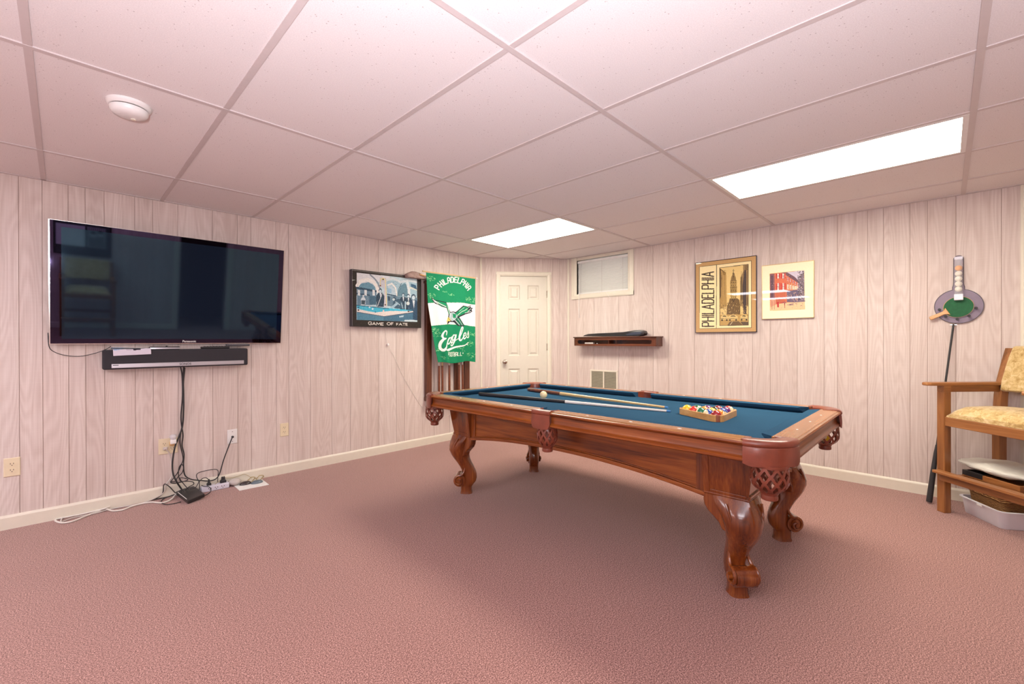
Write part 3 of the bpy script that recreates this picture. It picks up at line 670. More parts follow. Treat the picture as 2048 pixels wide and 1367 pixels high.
# carved legs
def make_leg():
    bm = B()
    lv = [(0.458, -0.125, 0.098, 0.108, 1.15), (0.445, -0.122, 0.108, 0.110, 1.15), (0.425, -0.100, 0.116, 0.108, 1.25), (0.40, -0.075, 0.126, 0.100, 1.45), (0.367, -0.048, 0.135, 0.090, 1.75), (0.335, -0.032, 0.133, 0.082, 1.9), (0.300, -0.024, 0.118, 0.073, 2.0), (0.270, -0.028, 0.098, 0.064, 2.1), (0.240, -0.040, 0.074, 0.055, 2.2),
          (0.210, -0.055, 0.054, 0.049, 2.3), (0.180, -0.070, 0.038, 0.045, 2.3), (0.150, -0.080, 0.030, 0.043, 2.3), (0.120, -0.082, 0.030, 0.043, 2.3), (0.090, -0.074, 0.030, 0.043, 2.3), (0.068, -0.056, 0.038, 0.042, 2.3), (0.052, -0.044, 0.042, 0.041, 2.6)]
    n = 28; R = []
    def ring(z, a, b, w, e):
        c, h = (a + b) / 2, (b - a) / 2; o = []
        for k in range(n):
            th = 2 * PI * k / n; cc, ss = math.cos(th), math.sin(th)
            o.append((c + h * math.copysign(abs(cc) ** (2 / e), cc), w * math.copysign(abs(ss) ** (2 / e), ss), z))
        return o
    for a in lv: R.append(ring(*a))
    rings(bm, R, True, True)
    rings(bm, [ring(0.060, -0.042, 0.042, 0.040, 3.2), ring(0.020, -0.042, 0.042, 0.040, 3.2), ring(0.0, -0.047, 0.047, 0.045, 3.2)], True, True)
    # scroll: stacked spiral discs across the leg
    def disc(r, c, h0, h1):
        for sg in (-1, 1): cyl(bm, (c[0], sg * h0, c[1]), (c[0], sg * h1, c[1]), r, r * 0.93, 24)
    cyl(bm, (0.050, -0.047, 0.104), (0.050, 0.047, 0.104), 0.046, 0.046, 28)
    disc(0.030, (0.050, 0.104), 0.040, 0.052); disc(0.013, (0.050, 0.104), 0.050, 0.070)
    # spiral lip that winds from the shank over the scroll, on both cheeks
    for sg in (-1, 1):
        pts = []
        for k in range(15):
            th = math.radians(110 - k * 26); r = 0.043 - 0.0022 * k; pts.append((0.050 + r * math.cos(th), sg * (0.050 + 0.0008 * k), 0.104 + r * math.sin(th)))
        pts = [(0.004, sg * 0.038, 0.215), (0.012, sg * 0.044, 0.175)] + pts; tube(bm, pts, 0.0080, 8, 3)
    # grooves / ridges down the knee
    for sg in (-1, 1):
        tube(bm, [(0.055, sg * 0.082, 0.435), (0.080, sg * 0.074, 0.385), (0.085, sg * 0.062, 0.335), (0.066, sg * 0.048, 0.285), (0.030, sg * 0.042, 0.235)], 0.006, 8, 4)
    return bm
leg0 = None
def post_bm(sx, sy):
    """square corner post above the knee, in world-aligned axes relative to the foot centre"""
    bm = B(); R = []
    for z, o in ((0.452, 0.066), (0.458, 0.074), (0.466, 0.074), (0.470, 0.068), (0.56, 0.082), (0.682, 0.097)):
        i = -0.128; R.append([(sx * i, sy * i, z), (sx * o, sy * i, z), (sx * o, sy * o, z), (sx * i, sy * o, z)])
    rings(bm, R, True, True)
    return bm
for sx in (-1, 1):
    for sy in (-1, 1):
        ang = math.atan2(sy, sx); bm = make_leg(); 
        bmesh.ops.rotate(bm, cent=(0, 0, 0), matrix=Matrix.Rotation(ang, 3, 'Z'), verts=bm.verts)
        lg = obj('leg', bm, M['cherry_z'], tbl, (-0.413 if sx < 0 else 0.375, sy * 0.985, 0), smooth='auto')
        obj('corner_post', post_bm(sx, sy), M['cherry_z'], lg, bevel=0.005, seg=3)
        # raised border round the post faces
        bm = B()
        def facebar(a0, a1, z0, z1, face):
            def O(z): return 0.068 + (z - 0.470) / (0.682 - 0.470) * 0.029
            for_pts = [(a0, z0), (a1, z0), (a1, z1), (a0, z1)]
            if face == 'x': rings(bm, [[(sx * (O(z) - 0.003), sy * a, z) for a, z in for_pts], [(sx * (O(z) + 0.006), sy * a, z) for a, z in for_pts]], True, True)
            else: rings(bm, [[(sx * a, sy * (O(z) - 0.003), z) for a, z in for_pts], [(sx * a, sy * (O(z) + 0.006), z) for a, z in for_pts]], True, True)
        for f in 'xy':
            facebar(-0.128, -0.098, 0.462, 0.682, f); facebar(-0.098, 0.062, 0.466, 0.482, f); facebar(-0.098, 0.08, 0.666, 0.682, f)
        obj('post_border', bm, M['cherry_z'], lg, bevel=0.003)
        # leaf shaped ears under the apron on both sides of the knee
        bm = B()
        ear = [(0.02, 0.462), (-0.128, 0.462), (-0.132, 0.425), (-0.128, 0.400), (-0.112, 0.375), (-0.085, 0.352), (-0.062, 0.330), (-0.048, 0.300), (-0.010, 0.290)]
        prism(bm, [(sy * a, z) for a, z in ear], 'x', *sorted((sx * 0.012, sx * 0.066))); prism(bm, [(sx * a, z) for a, z in ear], 'y', *sorted((sy * 0.012, sy * 0.066)))
        obj('leg_ear', bm, M['cherry_z'], lg, bevel=0.008, seg=3)
bm = B(); box(bm, -0.02, 0.006, -0.004, 0.004, -0.008, 0.012); cyl(bm, (-0.008, 0, 0.006), (-0.008, -0.006, 0.006), 0.004, n=8)
obj('rail_bracket', bm, M['chrome'], tbl, (-hx + 0.165, -hy + 0.012, 0.664))

# ------------------------------------------------------------------ on the cloth
def ball_mat(name, c, stripe):
    s = N(name).set(0.08, 0.6, 0, 0.6)
    v = s.tc(); sep = s.n('ShaderNodeSeparateXYZ'); s.l(v, sep.inputs[0])
    cream = (0.80, 0.70, 0.42)
    ax = s.math('ABSOLUTE', sep.outputs[0])
    spot = s.math('GREATER_THAN', ax, 0.0262)
    if stripe: base = s.mix(s.math('GREATER_THAN', s.math('ABSOLUTE', sep.outputs[2]), 0.0145), c, cream)
    else: base = s.mix(0.0, c, c)
    s.col(s.mix(spot, base, cream)); return s.m
def ball(name, m, loc, rot, label, cat='ball', group='numbered pool balls in the rack'):
    bm = B(); sphere(bm, (0, 0, 0), 0.0286, 24, 14); o = obj(name, bm, m, None, loc, rot, smooth=True); tag(o, label, cat, group); return o
bp = (2.5849, 2.2005, 0.7636)
cue = ball('cue_ball', plain('ivory_ball', (0.78, 0.66, 0.38), 0.1, coat=0.6, var=0.02), (bp[0], bp[1], ZB + 0.0288), (0, 0, 0), 'plain ivory cue ball lying between the two cue sticks on the felt', 'ball', None)
RC = (2.630, 0.972); RA = math.radians(93)
rk = thing('ball_rack', 'light wooden triangle rack with a reddish corner, full of pool balls', 'ball rack', (RC[0], RC[1], ZB), RA)
def rtri(cr2, off, seg=8):
    """rounded triangle outline with circumradius cr2 (to arc centres) and corner radius off"""
    o = []
    for k in range(3):
        a = 2 * PI * k / 3
        for j in range(seg + 1):
            b = a - PI / 3 + 2 * PI / 3 * j / seg; o.append((cr2 * math.cos(a) + off * math.cos(b), cr2 * math.sin(a) + off * math.sin(b)))
    return o
RCI = 0.1345
oi, oo = rtri(RCI, 0.0300), rtri(RCI, 0.0420)
segn = 9
def rack_piece(i0, i1, mat, z0=0.0, z1=0.036, grow=0.0):
    bm = B(); R = []; n = len(oi)
    for i in range(i0, i1 + 1):
        a, b = Vector(oi[i % n]), Vector(oo[i % n]); d = (b - a).normalized() * grow
        R.append([(a.x, a.y, z0), (b.x + d.x, b.y + d.y, z0), (b.x + d.x, b.y + d.y, z1), (a.x, a.y, z1)])
    rings(bm, R, True, True); return bm
for k in range(3):
    obj('rack_side', rack_piece(9 * k + 5, 9 * k + 12, None), M['maple'], rk, bevel=0.0015)
    obj('corner_inlay', rack_piece(9 * k + 3, 9 * k + 5, None), plain('corner_inlay_%d' % k, (0.30, 0.09, 0.04), 0.3), rk, bevel=0.0012)
BC = {'yellow': (0.85, 0.55, 0.02), 'blue': (0.02, 0.08, 0.38), 'red': (0.70, 0.035, 0.02), 'purple': (0.12, 0.02, 0.16), 'orange': (0.85, 0.25, 0.02), 'green': (0.01, 0.16, 0.07), 'maroon': (0.32, 0.015, 0.02), 'black': (0.012, 0.012, 0.014)}
# rows counted from the corner at the far left of the rack (as seen from the door side)
rows = [[('yellow', 0)], [('red', 0), ('green', 1)], [('green', 0), ('orange', 0), ('purple', 1)], [('blue', 1), ('yellow', 1), ('black', 0), ('maroon', 1)], [('maroon', 0), ('orange', 1), ('blue', 0), ('purple', 0), ('red', 1)]]
POSN = {0: 'at the left corner', 1: 'second row from the left corner', 2: 'in the middle row', 3: 'in the fourth row', 4: 'along the right side'}
d_ = 0.0573; ap = Vector((RCI * 1.0, 0)); rr = random.Random(3)
ca, sa = math.cos(RA), math.sin(RA)
for r_, row in enumerate(rows):
    for c_, (cn, st) in enumerate(row[::-1]):
        lx = RCI * 0.985 - r_ * d_ * math.sqrt(3) / 2; ly = (c_ - r_ / 2) * d_ * 1.0
        wx, wy = RC[0] + ca * lx - sa * ly, RC[1] + sa * lx + ca * ly
        rot = (rr.uniform(1.15, 1.9), rr.uniform(-0.3, 0.3), rr.uniform(2.7, 4.2)) if st else (rr.uniform(-0.6, 0.6), rr.uniform(0, 0.7), rr.uniform(0, 6.28))
        ball('pool_ball', ball_mat('%s_ball_%d' % (cn, r_ * 5 + c_), BC[cn], st), (wx, wy, ZB + 0.0288), rot,
             ('cream ball with a %s stripe, %s of the rack' if st else 'solid %s pool ball, %s of the rack') % (cn, POSN[r_]))
def cue_stick(name, p_but, p_tip, parts, label):
    p0, p1 = Vector(p_but), Vector(p_tip); d = p1 - p0; L = d.length
    o = thing(name, label, 'cue', p0, math.atan2(d.y, d.x)); 
    tilt = -math.asin(d.z / L)
    for nm, a, b, ra, rb, m in parts:
        bm = B(); n = 14
        segs = 3 if nm != 'cue_tip' else 1
        prof = [(ra + (rb - ra) * k / segs, a + (b - a) * k / segs) for k in range(segs + 1)]
        if nm == 'butt' : prof = [(ra * 0.6, a), (ra, a + 0.008)] + prof[1:]
        lathe(bm, prof, n, T=Matrix.Rotation(PI / 2 + tilt, 4, 'Y')); obj(nm, bm, m, o, smooth='auto')
    return o
q0, q1 = (2.3598, 2.6924, 0.7505), (2.6165, 1.2053, 0.7425)
Lb = (Vector(q1) - Vector(q0)).length
cue_stick('cue_stick', (q0[0], q0[1], ZB + 0.0150), (q1[0], q1[1], ZB + 0.0075), [('butt', 0, Lb * .20, 0.0145, 0.0138, M['rubber']), ('wrap', Lb * .20, Lb * .42, 0.0138, 0.0120, M['black']), ('joint_collar', Lb * .42, Lb * .52, 0.0118, 0.0112, M['rubber']), ('shaft', Lb * .52, Lb * .985, 0.0108, 0.0068, M['cue_white']), ('cue_tip', Lb * .985, Lb, 0.0066, 0.0062, M['chalkblue'])],
          'black-handled cue stick with a white shaft, nearest one on the pool table')
q2, q3 = (2.8779, 2.629, 0.7505), (2.6534, 1.2385, 0.744)
Lw_ = (Vector(q3) - Vector(q2)).length
cue_stick('cue_stick', (q2[0], q2[1], ZB + 0.0150), (q3[0], q3[1], ZB + 0.0225), [('butt', 0, Lw_ * .30, 0.0150, 0.0135, M['cue_brown']), ('forearm', Lw_ * .30, Lw_ * .48, 0.0135, 0.0115, M['cue_maple']), ('shaft', Lw_ * .48, Lw_ * .985, 0.0115, 0.0070, M['cue_maple']), ('cue_tip', Lw_ * .985, Lw_, 0.0066, 0.0062, M['chalkblue'])],
          'brown and honey wooden cue stick lying behind the cue ball')
bm = B(); sphere(bm, (0, 0, 0), 0.0286, 20, 12)
o = obj('pool_ball', bm, ball_mat('pocketed_ball', BC['yellow'], 1), None, (TX + hx - 0.085, TY - hy + 0.085, 0.595), (0.3, 0.2, 0.1), smooth=True)
tag(o, 'yellow and cream ball resting in the net of the far right corner pocket', 'ball')

# ================================================================== LEFT WALL
# television, tilted forward
tb0, tb1, tt0, tt1 = [(-0.0592, 4.165, 1.1655), (1.3452, 4.165, 1.1572), (-0.0641, 4.068, 1.9659), (1.3404, 4.068, 1.9549)]
tw = ((tb1[0] - tb0[0]) + (tt1[0] - tt0[0])) / 2; txc = (tb0[0] + tb1[0] + tt0[0] + tt1[0]) / 4; zb_, zt_ = (tb0[2] + tb1[2]) / 2, (tt0[2] + tt1[2]) / 2
th_ = math.hypot(zt_ - zb_, 0.097); tilt = math.atan2(0.097, zt_ - zb_)
tv = thing('television', 'large black flat screen television tilted forward on the left wall', 'television', (txc, WL - 0.05, zb_)); tv.rotation_euler = (tilt, 0, 0)
w2 = tw / 2
bm = B(); box(bm, -w2 + .05, w2 - .05, 0.030, 0.048, 0.05, th_ - .05); box(bm, -w2 + 0.004, w2 - .004, 0.012, 0.030, 0.004, th_ - 0.004); obj('back_case', bm, M['black'], tv, bevel=0.004)
bm = B(); box(bm, -w2, w2, 0.003, 0.014, 0, 0.006); box(bm, -w2, w2, 0.003, 0.014, th_ - .004, th_); box(bm, -w2, -w2 + .010, 0.001, 0.018, 0.006, th_ - .004); box(bm, w2 - .006, w2, 0.003, 0.014, 0.006, th_ - .004); obj('silver_edge', bm, M['chrome'], tv)
bm = B(); box(bm, -w2 + .006, w2 - .003, 0.0, 0.0105, 0.005, th_ - .002); obj('glass_front', bm, M['tv_bezel'], tv)
bm = B(); box(bm, -w2 + .058, w2 - .040, -0.0006, 0.0, 0.036, th_ - .040); obj('screen', bm, M['tv_screen'], tv)
bm = B(); box(bm, -0.15, 0.15, 0.012, 0.085, 0.30, 0.50); obj('wall_bracket', bm, M['black'], tv)
def lettering(name, txt, size, mat, parent, loc, rot, extrude=0.0003, bold=0.0):
    cu_ = bpy.data.curves.new(name, 'FONT'); cu_.body = txt; cu_.size = size; cu_.align_x = 'CENTER'; cu_.extrude = extrude; cu_.offset = bold
    tmp = bpy.data.objects.new(name + '_tmp', cu_); C.objects.link(tmp); bpy.context.view_layer.update()
    me = bpy.data.meshes.new_from_object(tmp.evaluated_get(bpy.context.evaluated_depsgraph_get())); bpy.data.objects.remove(tmp); bpy.data.curves.remove(cu_)
    me.materials.clear(); me.materials.append(mat); me.name = name
    o = bpy.data.objects.new(name, me); C.objects.link(o); o.parent = parent; o.location = loc; o.rotation_euler = rot; return o
lettering('brand_lettering', 'Panasonic', 0.022, M['white'], tv, (0.045, -0.0006, 0.012), (PI / 2, 0, 0), bold=0.0004)

# sound bar
sb = thing('sound_bar', 'long black sound bar with a silver strip under the television', 'sound bar', (0.635, WL, 0.984))
sw = 0.4425
bm = B(); box(bm, -sw, sw, -0.088, -0.006, 0.0, 0.137); obj('body', bm, M['clothgrey'], sb, bevel=0.010, seg=3)
bm = B(); box(bm, -sw + .045, sw - .030, -0.0905, -0.084, 0.010, 0.039); obj('front_strip', bm, M['silver'], sb, bevel=0.002)
bm = B(); box(bm, -sw + .052, -sw + .082, -0.0912, -0.090, 0.027, 0.032); obj('status_slot', bm, M['black'], sb)
lettering('brand_lettering', 'SONOS', 0.022, M['clothgrey'], sb, (0.02, -0.0910, 0.017), (PI / 2, 0, 0), bold=0.0003)
bm = B(); box(bm, -0.30, 0.30, -0.03, 0.0, 0.02, 0.11); obj('wall_mount', bm, M['black'], sb)
ZS = 0.984 + 0.137
# papers, boxes and remotes on the sound bar
P = Print(90, 34, [(0, 0), (500, 0), (500, 100), (0, 100)], (214, 210, 222))
P.poly([(10, 5), (140, 5), (140, 50), (10, 60)], (150, 185, 225)); P.poly([(165, 5), (260, 5), (260, 60), (170, 62)], (182, 176, 190)); P.poly([(262, 5), (360, 5), (362, 62), (264, 64)], (50, 44, 58)); P.poly([(285, 20), (335, 20), (335, 42), (290, 42)], (220, 214, 222)); P.poly([(375, 5), (440, 5), (440, 45), (378, 50)], (190, 180, 190)); P.line([(450, 8), (450, 35)], 8, (60, 54, 70))
def leaflet(u, v):
    s_ = v * 0.165; lip = 0.085; x = 0.243 + u * 0.205 + 0.004 * v; y = np.where(s_ < lip, -0.005 - s_, -0.0925 - 0.001 * np.sin(u * 7)); z = np.where(s_ < lip, 0.001 + 0.001 * np.sin(u * 5 + v), 0.001 - (s_ - lip) * 0.55 + 0.008 * u)
    return x, y, z
lf = print_obj('leaflet', P, leaflet, M['print_matte'], None, (0, WL, ZS + 0.001)); md = lf.modifiers.new('thick', 'SOLIDIFY'); md.thickness = 0.0006; md.offset = 1
tag(lf, 'printed white leaflet hanging over the left front edge of the sound bar', 'leaflet')
bm = B(); rings(bm, [[(x, y, z + t) for x, y, z in ((0, 0, 0), (0.205, -0.01, 0.0), (0.19, -0.08, 0.004), (0.0, -0.082, 0.014))] for t in (0, 0.0012)], True, True)
o = obj('paper_sheet', bm, M['paper'], None, (0.238, WL - 0.004, ZS + 0.0045), (0, 0, 0)); tag(o, 'curled white sheet of paper on top of the printed leaflet on the sound bar', 'paper')
bx = thing('media_box', 'thin silver-fronted black box lying on the middle of the sound bar', 'media player', (0.535, WL - 0.045, ZS))
bm = B(); box(bm, -0.088, 0.088, -0.038, 0.038, 0.0, 0.020); obj('body', bm, M['black'], bx, bevel=0.004)
bm = B(); n = 10; R = []
for k in range(n + 1):
    x = -0.089 + 0.178 * k / n; b = -0.006 * (1 - (2 * k / n - 1) ** 2); R.append([(x, -0.038, 0.003), (x, -0.041 + b, 0.003), (x, -0.041 + b, 0.013), (x, -0.038, 0.013)])
rings(bm, R, True, True); obj('silver_front', bm, M['silver'], bx)
bm = B(); cyl(bm, (0.01, -0.02, 0.019), (0.01, -0.02, 0.026), 0.006); obj('top_button', bm, M['rubber'], bx)
def remote(name, loc, rz, L_, w_, label, grey):
    t = thing(name, label, 'remote control', loc, rz, 'remote controls on the sound bar')
    bm = B(); rings(bm, [[(x, y * s_, z) for x, y in ((-L_ / 2, -w_ / 2 * .8), (L_ / 2, -w_ / 2), (L_ / 2, w_ / 2), (-L_ / 2, w_ / 2 * .8))] for s_, z in ((0.8, 0), (1, 0.006), (1, 0.014), (0.85, 0.017))], True, True)
    obj('body', bm, M['rubber'] if not grey else plain('remote_grey', (0.07, 0.07, 0.08), 0.5), t, bevel=0.003)
    bm = B()
    for i in range(8):
        for j in (-1, 0, 1): box(bm, -L_ / 2 + .02 + i * (L_ - .05) / 7, -L_ / 2 + .028 + i * (L_ - .05) / 7, j * .011 - .004, j * .011 + .004, 0.016, 0.020)
    kb = obj('buttons', bm, M['cordgrey'] if grey else M['black'], t); kb['kind'] = 'stuff'
remote('remote_control', (0.855, WL - 0.048, ZS + 0.0005), 0.05, 0.19, 0.045, 'flat black remote control on the right part of the sound bar', False)
remote('remote_control', (1.012, WL - 0.055, ZS + 0.019), -0.04, 0.165, 0.045, 'charcoal grey remote with pale buttons sticking out past the right end of the sound bar', True)

# framed pool-hall print
g = [(1.993, 4.155, 1.8895), (2.8016, 4.155, 1.8883), (2.7933, 4.155, 1.3265), (1.9912, 4.155, 1.3203)]
gx0, gx1 = (g[0][0] + g[3][0]) / 2, (g[1][0] + g[2][0]) / 2; gz1, gz0 = (g[0][2] + g[1][2]) / 2, (g[2][2] + g[3][2]) / 2
pic = thing('framed_picture', 'black framed blue pool hall picture titled GAME OF FATE', 'picture', ((gx0 + gx1) / 2, WL, gz0))
gw, gh = (gx1 - gx0) / 2, gz1 - gz0
bm = B(); box(bm, -gw, gw, -0.056, -0.001, 0, gh); obj('backing_box', bm, plain('frame_charcoal', (0.030, 0.026, 0.034), 0.35), pic, bevel=0.004)
P = Print(300, 212, [(138, 65), (1503, 237), (1490, 1225), (138, 1205)], (34, 28, 24))
P.poly([(140, 68), (1500, 240), (1500, 262), (140, 92)], (92, 88, 84)); P.line([(141, 70), (141, 1200)], 7, (110, 104, 110))
inn = [(232, 138), (1422, 270), (1418, 1112), (225, 1080)]
P.poly(inn, (176, 198, 206))
P.poly([(232, 138), (900, 214), (860, 300), (620, 330), (232, 430)], (206, 208, 212))
P.poly([(235, 430), (330, 350), (470, 330), (590, 400), (610, 520), (235, 440)], (96, 138, 158))
P.line([(240, 400), (300, 310), (440, 275), (560, 320), (640, 430), (660, 520)], 60, (222, 220, 216))
P.line([(500, 180), (590, 260), (650, 340), (690, 450)], 26, (120, 132, 146))
P.poly([(235, 450), (620, 520), (620, 780), (235, 790)], (92, 122, 142)); P.line([(235, 440), (610, 510)], 36, (34, 66, 88)); P.line([(235, 555), (480, 590)], 22, (30, 62, 84))
for x in (250, 385, 545): P.poly([(x, 480), (x + 46, 488), (x + 46, 600), (x, 590)], (206, 212, 214))
P.poly([(480, 600), (620, 620), (620, 780), (480, 780)], (60, 96, 118))
P.poly([(820, 300), (1420, 300), (1420, 620), (820, 620)], (150, 180, 194))
P.line([(850, 390), (930, 360), (1000, 440), (1030, 610)], 30, (214, 214, 210)); P.poly([(850, 400), (930, 400), (990, 480), (1010, 600), (850, 570)], (172, 192, 204))
P.poly([(1040, 610), (1060, 500), (1100, 400), (1180, 350), (1240, 400), (1280, 520), (1290, 620)], (88, 126, 142)); P.line([(1035, 610), (1060, 470), (1130, 330)], 10, (60, 84, 96))
P.line([(830, 290), (950, 250), (1100, 330), (1250, 300), (1420, 330)], 40, (196, 206, 210)); P.line([(1230, 320), (1260, 470), (1270, 640)], 56, (200, 208, 212)); P.line([(1280, 440), (1420, 480)], 34, (198, 202, 192)); P.poly([(1300, 360), (1400, 390), (1420, 480), (1300, 420)], (40, 84, 112))
P.poly([(850, 450), (920, 460), (920, 550), (850, 535)], (140, 176, 200)); P.line([(840, 570), (1010, 605)], 20, (40, 70, 92)); P.poly([(836, 600), (1420, 640), (1420, 880), (836, 800)], (94, 124, 142)); P.poly([(850, 610), (890, 616), (890, 700), (850, 690)], (40, 66, 84))
P.poly([(690, 230), (820, 245), (830, 830), (770, 820), (770, 440), (690, 420)], (188, 186, 194)); P.line([(700, 400), (705, 270), (755, 250), (800, 280), (815, 560), (820, 780)], 12, (222, 206, 120)); P.disk((757, 275), 15, (90, 76, 40)); P.disk((703, 400), 15, (110, 60, 40)); P.disk((795, 778), 15, (80, 54, 44))
def figure(P, x, y, h, dark=(30, 56, 76), hair=(44, 70, 92), lean=0.0):
    """a vague standing figure of the print: head, jacket, shirt front"""
    P.poly([(x - .20 * h, y), (x - .22 * h, y - .60 * h), (x - .10 * h, y - .76 * h), (x + .10 * h, y - .76 * h), (x + .22 * h, y - .58 * h), (x + .18 * h, y)], dark)
    P.poly([(x - .04 * h, y - .75 * h), (x + .05 * h, y - .75 * h), (x + .01 * h, y - .45 * h)], (206, 214, 218))
    P.disk((x + lean, y - .88 * h), .085 * h, hair, 1.3); P.disk((x + lean, y - .85 * h), .06 * h, (190, 206, 214), 1.3)
figure(P, 360, 790, 210, (196, 206, 214), (208, 212, 210)); P.poly([(320, 690), (400, 690), (390, 780), (325, 770)], (52, 72, 84))
figure(P, 700, 820, 370); P.line([(640, 810), (735, 560)], 9, (206, 214, 218)); figure(P, 1150, 870, 330); figure(P, 1250, 880, 320); figure(P, 1350, 1080, 520, (34, 66, 92)); P.disk((1240, 750), 34, (196, 204, 204)); P.line([(1190, 720), (1190, 860)], 22, (160, 190, 204))
P.poly([(960, 690), (1060, 660), (1140, 740), (1170, 860), (1000, 850), (930, 830)], (52, 84, 104)); P.line([(1000, 720), (1080, 780)], 14, (176, 196, 206)); P.line([(1110, 740), (1140, 850)], 10, (176, 196, 206)); P.line([(900, 860), (970, 800), (1030, 750)], 44, (150, 180, 196)); P.disk((975, 660), 36, (46, 76, 96)); P.disk((962, 672), 24, (190, 204, 208)); P.disk((880, 868), 32, (200, 212, 216))
P.poly([(228, 790), (1330, 885), (860, 935), (560, 935), (230, 850)], (64, 176, 204)); P.poly([(560, 935), (900, 900), (1200, 905), (860, 965), (720, 965)], (222, 212, 206)); P.poly([(230, 870), (560, 925), (860, 960), (1340, 900), (1340, 925), (780, 1005), (232, 925)], (216, 208, 204)); P.line([(232, 790), (860, 855)], 12, (34, 78, 104)); P.line([(235, 925), (770, 1010), (1335, 925)], 10, (60, 62, 74))
P.poly([(232, 930), (770, 1014), (1335, 932), (1335, 1105), (228, 1080)], (76, 128, 152)); P.poly([(760, 1014), (1335, 932), (1335, 1105), (760, 1095)], (62, 106, 132)); P.poly([(1065, 1000), (1155, 985), (1150, 1018), (1068, 1028)], (172, 196, 208)); P.poly([(1165, 1075), (1350, 1070), (1418, 1108), (1165, 1105)], (190, 208, 216))
for x, y, c_ in ((262, 830, (20, 60, 110)), (484, 828, (200, 222, 232)), (545, 862, (206, 218, 228)), (600, 920, (50, 140, 176)), (757, 900, (224, 196, 190)), (1248, 905, (70, 56, 56)), (262, 885, (60, 50, 54))): P.disk((x, y), 17, c_)
P.poly([(1422, 270), (1503, 237), (1490, 1225), (138, 1205), (225, 1080), (1418, 1112)], (46, 38, 30))
q = random.Random(12)
for k in range(260):
    x, y = q.uniform(240, 1400), q.uniform(300, 860); P.line([(x, y), (x + q.uniform(-14, 14), y + q.uniform(-10, 10))], q.uniform(4, 9), q.choice([(40, 70, 92), (150, 180, 194), (206, 214, 214), (96, 140, 160)]), 0.45)
P.poly([(1422, 270), (1503, 237), (1490, 1225), (138, 1205), (225, 1080), (1418, 1112)], (34, 28, 24)); P.noise(0.06, 4); P.noise(0.05, 5, None, 3)
P.text('GAME', lambda x, y: (462 + x * 62, 1172 + x * 2.4 - y * (50 if x > 0.99 else 56)), 9, (224, 220, 212), adv=1.26, widths={'M': 1.25, 'E': .7}); P.text('OF', lambda x, y: (828 + x * 66, 1176 - y * 48), 9, (224, 220, 212), adv=1.28, widths={'F': .55}); P.text('FATE', lambda x, y: (1012 + x * 55, 1182 - y * 44), 8, (224, 220, 212), adv=1.26, widths={'F': .6, 'A': 1.1, 'T': .8, 'E': .6})
print_obj('picture_print', P, lambda u, v: (-gw + .003 + u * (2 * gw - .006), 0 * u - 0.0572, gh - .003 - v * (gh - .006)), M['print_satin'], pic)

# white picture light cord
cord = thing('pull_cord', 'thin white cord with an inline knob running down the left wall below the framed picture', 'cord', (2.38, WL, 1.30))
pp = [(2.3803, 4.211, 1.3196), (2.3906, 4.209, 1.2406), (2.4102, 4.203, 1.1403), (2.4845, 4.209, 1.0167), (2.5758, 4.21, 0.8353), (2.7136, 4.21, 0.6066), (2.844, 4.21, 0.4262), (2.9583, 4.209, 0.3106), (3.0489, 4.209, 0.2703), (3.1786, 4.209, 0.2892), (3.3055, 4.209, 0.3337)]
bm = B(); tube(bm, [(x - 2.38, y - WL, z - 1.30) for x, y, z in pp], 0.0018, 6, 5); obj('wire', bm, M['cordwhite'], cord)
bm = B(); sphere(bm, (pp[2][0] - 2.38, pp[2][1] - WL, pp[2][2] - 1.30), 0.012, 12, 8, sz=1.3); obj('inline_knob', bm, M['white'], cord, smooth=True)

# cue rack behind the flag
cr = thing('cue_rack', 'dark wooden wall rack holding cues, half hidden behind the green flag', 'cue rack', (3.18, WL, 0.50))
pl_, pr_ = [2.8715, 2.9427], [3.418, 3.5009]
for a, b in (pl_, pr_):
    bm = B(); box(bm, a - 3.18, b - 3.18, -0.05, -0.001, 0, 1.33); obj('side_post', bm, M['walnut'], cr, bevel=0.006, seg=3)
    bm = B(); box(bm, a - 3.18 - 0.006, b - 3.18 + 0.006, -0.115, -0.001, 0, 0.05); obj('post_foot', bm, M['walnut'], cr, bevel=0.008, seg=3)
ms = [3.2883, 3.3338]
bm = B(); box(bm, ms[0] - 3.18, ms[1] - 3.18, -0.03, -0.001, 0.05, 1.30); obj('middle_post', bm, M['walnut'], cr, bevel=0.003)
bm = B(); box(bm, pl_[1] - 3.18, pr_[0] - 3.18, -0.115, -0.001, 0.0, 0.035); obj('bottom_shelf', bm, M['walnut_x'], cr, bevel=0.004)
bm = B(); box(bm, pl_[0] - 3.18 - 0.01, pr_[1] - 3.18 + 0.01, -0.07, -0.001, 1.33, 1.36); obj('top_board', bm, M['walnut_x'], cr, bevel=0.004)
bm = B(); box(bm, pl_[1] - 3.18, pr_[0] - 3.18, -0.06, -0.001, 1.17, 1.20); obj('clip_rail', bm, M['walnut_x'], cr, bevel=0.003)
for i, (X, lab) in enumerate(zip([3.0177, 3.0634, 3.1639, 3.3087, 3.3621], ('first cue from the left, brown butted, standing in the wall rack', 'second cue from the left in the wall rack, close beside the first', 'cue standing alone in the middle of the wall rack', 'cue just right of the middle post of the wall rack', 'cue against the right post of the wall rack'))):
    t = thing('cue_stick', lab, 'cue', (X, WL - 0.082, 0.536), 0, 'cues in the wall rack')
    bm = B(); lathe(bm, [(0.0145, 0), (0.0148, 0.01), (0.0128, 0.36)], 12); obj('butt', bm, M['cue_brown'], t, smooth='auto')
    bm = B(); lathe(bm, [(0.0075, 0.36), (0.0070, 0.80), (0.0065, 1.12 if i != 1 else 1.05)], 10); obj('shaft', bm, M['cue_maple'] if i % 2 else M['cordwhite'], t, smooth='auto')

